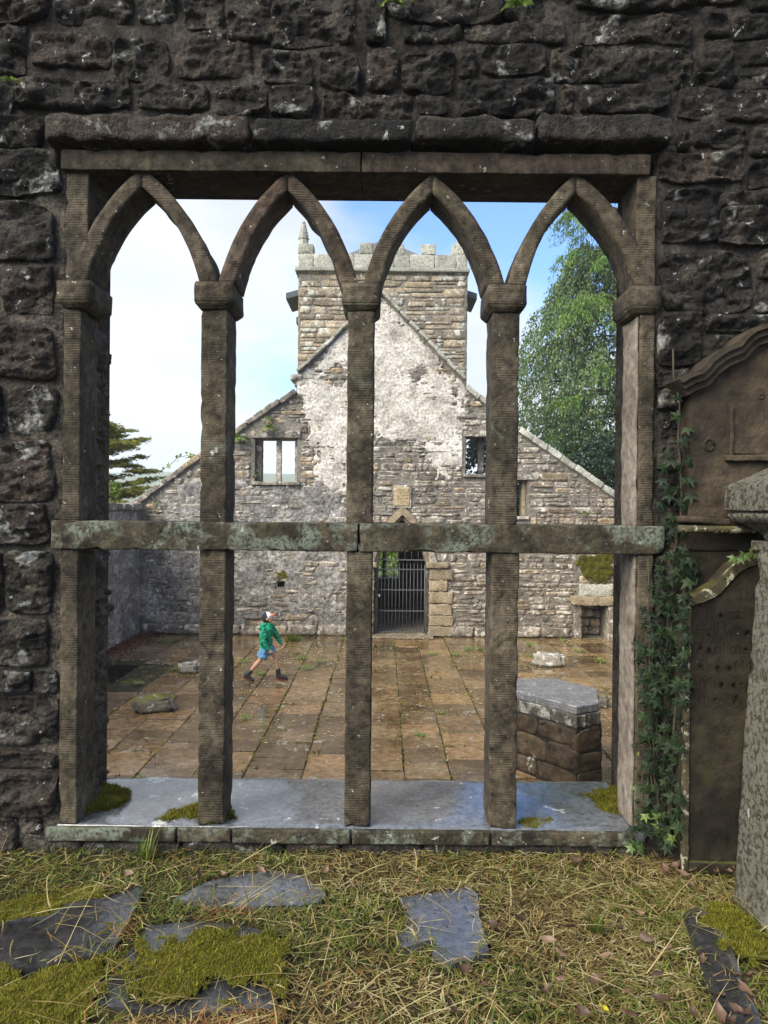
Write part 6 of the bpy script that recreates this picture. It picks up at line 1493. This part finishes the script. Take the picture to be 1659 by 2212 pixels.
# ------------------------------------------------------------------ trees
def leaves(P, D, size, aspect, seed, droop=0.0):
    """one quad per leaf at P along direction D"""
    n = len(P); r_ = np.random.RandomState(seed); s = size[0] + (size[1] - size[0]) * r_.rand(n)
    u = D + (r_.rand(n, 3) - .5) * 1.3; u[:, 2] -= droop; u /= np.linalg.norm(u, axis=1)[:, None] + 1e-9
    v = np.cross(u, r_.rand(n, 3) - .5); v /= np.linalg.norm(v, axis=1)[:, None] + 1e-9
    V = np.stack([P - u * s[:, None] * .5, P + v * (s * aspect * .5)[:, None], P + u * s[:, None] * .5, P - v * (s * aspect * .5)[:, None]], 1)
    return V.reshape(-1, 3), np.arange(n * 4).reshape(-1, 4)
def tree(name, label, base, height, crown, nl, twigs, per, lsize, aspect, mat, seed, droop=.6, rise=.25, trunk_r=.3, z0=.2, hang=.8, tw_len=(.5, 1.2), arc=(0, 6.283), leafdroop=.4, group=None, jit=.10):
    r_ = np.random.RandomState(seed); t = root(name, base, label, 'tree', group); B = np.array(base)
    pts = [(B[0] + .15 * math.sin(k * 1.3 + seed), B[1] + .15 * math.cos(k * 1.7 + seed), B[2] + height * k / 8) for k in range(9)]
    V, Fc = tube(pts, [trunk_r * (1 - .93 * k / 8) + .015 for k in range(9)], 10); wpart('trunk', V, Fc, M['bark'], t, True)
    LP = []; LD = []; limbs = MB()
    for i in range(nl):
        f = z0 + (1 - z0) * ((i + r_.rand()) / nl); zz = f * height; rad = crown(f) * (.72 + .4 * r_.rand()); an = arc[0] + (arc[1] - arc[0]) * r_.rand()
        st = np.array([np.interp(zz, [p[2] - B[2] for p in pts], [p[k] for p in pts]) for k in range(3)]); d = np.array((math.cos(an), math.sin(an), rise + .25 * (r_.rand() - .5))); path = [st]; q = st.copy(); seg = 9
        for s in range(seg): q = q + d * rad / seg; d = d + np.array((0, 0, -droop / seg * (1 + s * .18))); d[:2] += (r_.rand(2) - .5) * .12; path.append(q.copy())
        path = np.array(path); limbs.add(tube(path[:7], [max(.012, .022 * rad * (1 - .85 * s / 7)) for s in range(7)], 5))
        for k in range(twigs):
            u = .12 + .88 * r_.rand() ** .75; j = u * (seg - 1e-3); a = int(j); p0 = path[a] + (path[a + 1] - path[a]) * (j - a); dd = path[a + 1] - path[a]; dd /= np.linalg.norm(dd) + 1e-9
            side = np.array((-dd[1], dd[0], 0)) * r_.choice((-1, 1)); tl = tw_len[0] + (tw_len[1] - tw_len[0]) * r_.rand(); td = dd * .5 + side * (.5 + .5 * r_.rand()) + np.array((0, 0, -hang * r_.rand() * .6)); td /= np.linalg.norm(td)
            n = per; ss = r_.rand(n); bend = np.array((0, 0, -hang)); P = p0 + td * (ss * tl)[:, None] * .9 + bend * (ss ** 2 * tl * .7)[:, None] + r_.randn(n, 3) * jit * np.array((1, 1, .6)); LP.append(P); LD.append(np.tile(td, (n, 1)) + bend * ss[:, None])
    P = np.concatenate(LP); D = np.concatenate(LD); V, q = leaves(P, D, lsize, aspect, seed + 1, leafdroop)
    c = B
    cr = link('crown', fast_mesh('crown', V - c, q), M[mat], t, base); wpart('limbs', limbs.V, limbs.F, M['bark'], t, True)
    return t
G0 = -2.5
def crown_a(f): return float(np.interp(f, [0, .15, .35, .6, .8, 1], [2.5, 3.3, 3.6, 3.2, 2.2, .25]))
tree('weeping_tree', 'drooping small-leaved tree behind the right slope of the gable', (W(1262, 900, 28).x, 28, G0), 14.5, lambda f: float(np.interp(f, [0, .25, .55, .8, 1], [2.8, 3.6, 3.5, 2.8, .8])), 125, 14, 42, (.075, .15), .55, 'beech', 5, .9, .30, .22, .22, 1.3, (.6, 1.6), jit=.07)
tree('conifer', 'tall dark conifer with drooping sprays seen through the rightmost arch', (W(1362, 900, 26.5).x, 26.5, G0), 19, lambda f: float(np.interp(f, [0, .25, .55, .8, 1], [3.0, 3.3, 3.5, 2.9, 1.0])), 140, 15, 46, (.09, .2), .22, 'yew', 9, .35, .10, .35, .15, .7, (.45, 1.0), jit=.06, leafdroop=.6)
tree('holly_tree', 'low dark glossy evergreen beside the right end of the gable', (W(1310, 1000, 24).x, 24, G0), 6.6, lambda f: float(np.interp(f, [0, .3, .7, 1], [1.5, 2.0, 1.6, .2])), 40, 12, 40, (.08, .15), .6, 'holly', 15, .3, .4, .15, .15, .4, (.35, .8), jit=.12)
tree('broadleaf_tree', 'dark leafy tree seen through the right gable window', (W(1060, 985, 25).x, 25, G0), 7.0, lambda f: float(np.interp(f, [0, .3, .7, 1], [1.2, 1.5, 1.1, .2])), 34, 10, 34, (.09, .18), .6, 'holly', 19, .5, .3, .15, .15, .9, (.4, .9), jit=.12)
tree('yellow_conifer', 'yellow green conifer with level layered boughs beyond the left wall', (W(168, 1000, 24).x, 24, G0), 6.9, lambda f: float(np.interp(f, [0, .3, .6, .85, 1], [3.3, 3.3, 2.9, 2.1, .5])), 130, 20, 50, (.09, .18), .26, 'cedar', 23, -.02, .22, .2, .22, .15, (.35, .8), jit=.05, leafdroop=.0)
tree('broadleaf_tree', 'leafy green tree behind the tower room window', (W(800, 1200, 30).x, 31, G0), 6.0, lambda f: float(np.interp(f, [0, .3, .7, 1], [1.8, 2.4, 1.8, .2])), 36, 10, 34, (.10, .2), .6, 'bush', 29, .4, .3, .15, .1, .5, (.4, .9), jit=.15)
# shrub on the left wall
sb = root('shrub', (W(240, 1085, 17).x, 17.0, 1.64), 'bright lime green shrub growing on the coping of the left wall', 'shrub')
V, q = [], []
r_ = np.random.RandomState(2); P = []; D = []
for k in range(14):
    an = r_.rand() * 6.28; e = .7 + .7 * r_.rand(); d = np.array((math.cos(an) * math.cos(e), math.sin(an) * math.cos(e), math.sin(e))); L_ = .3 + .3 * r_.rand()
    Vt, Ft = tube([tuple(np.array(sb.location)), tuple(np.array(sb.location) + d * L_)], .008, 5); wpart('stem', Vt, Ft, M['stem'], sb)
    ss = .15 + .85 * r_.rand(40); P.append(d * (ss * L_)[:, None] + r_.randn(40, 3) * .02); D.append(np.tile(d, (40, 1)) + r_.randn(40, 3) * .8)
V, q = leaves(np.concatenate(P), np.concatenate(D), (.07, .13), .35, 3); link('foliage', fast_mesh('foliage', V, q), M['bush'], sb, sb.location)
# moss on the side wall copings
r_ = np.random.RandomState(6)
for (lb, x0, x1, ya, yb, zz, sd) in (('orange moss on the coping of the left nave wall', -6.95, -6.2, 14.6, 17.4, 1.66, 3), ('grass and moss on the coping of the right nave wall', 6.1, 6.9, 14.0, 18.0, 1.93, 4)):
    n = 1600; pos = np.stack([x0 + (x1 - x0) * r_.rand(n), ya + (yb - ya) * r_.rand(n), np.full(n, zz)], 1); V, q = blades(n, pos, (.03, .09), (.012, .02), (.4, 1.5), .3, sd)
    stuff(link('wall_top_moss', fast_mesh('wall_top_moss', V, q), M['mossblade']), lb, 'moss')
# ------------------------------------------------------------------ haze over the valley
def haze():
    m = bpy.data.materials.new('valley haze'); m.use_nodes = True; t = m.node_tree; t.nodes.clear()
    o = N(t, 'ShaderNodeOutputMaterial'); v = N(t, 'ShaderNodeVolumePrincipled'); v.inputs['Color'].default_value = (.86, .91, .97, 1); v.inputs['Density'].default_value = HAZE; v.inputs['Anisotropy'].default_value = 0
    t.links.new(v.outputs[0], o.inputs['Volume'])
    s = 1100; me = py_mesh('haze', box_v(-s, s, -s, s, -9, 74), BOXF); fixn(me)
    stuff(link('haze', me, m), 'pale moist haze over the valley', 'haze')
HAZE = .0008
if HAZE: haze()
SC.render.engine = 'CYCLES'
SC.cycles.max_bounces = 6; SC.cycles.diffuse_bounces = 2; SC.cycles.glossy_bounces = 3; SC.cycles.transmission_bounces = 3; SC.cycles.volume_bounces = 1
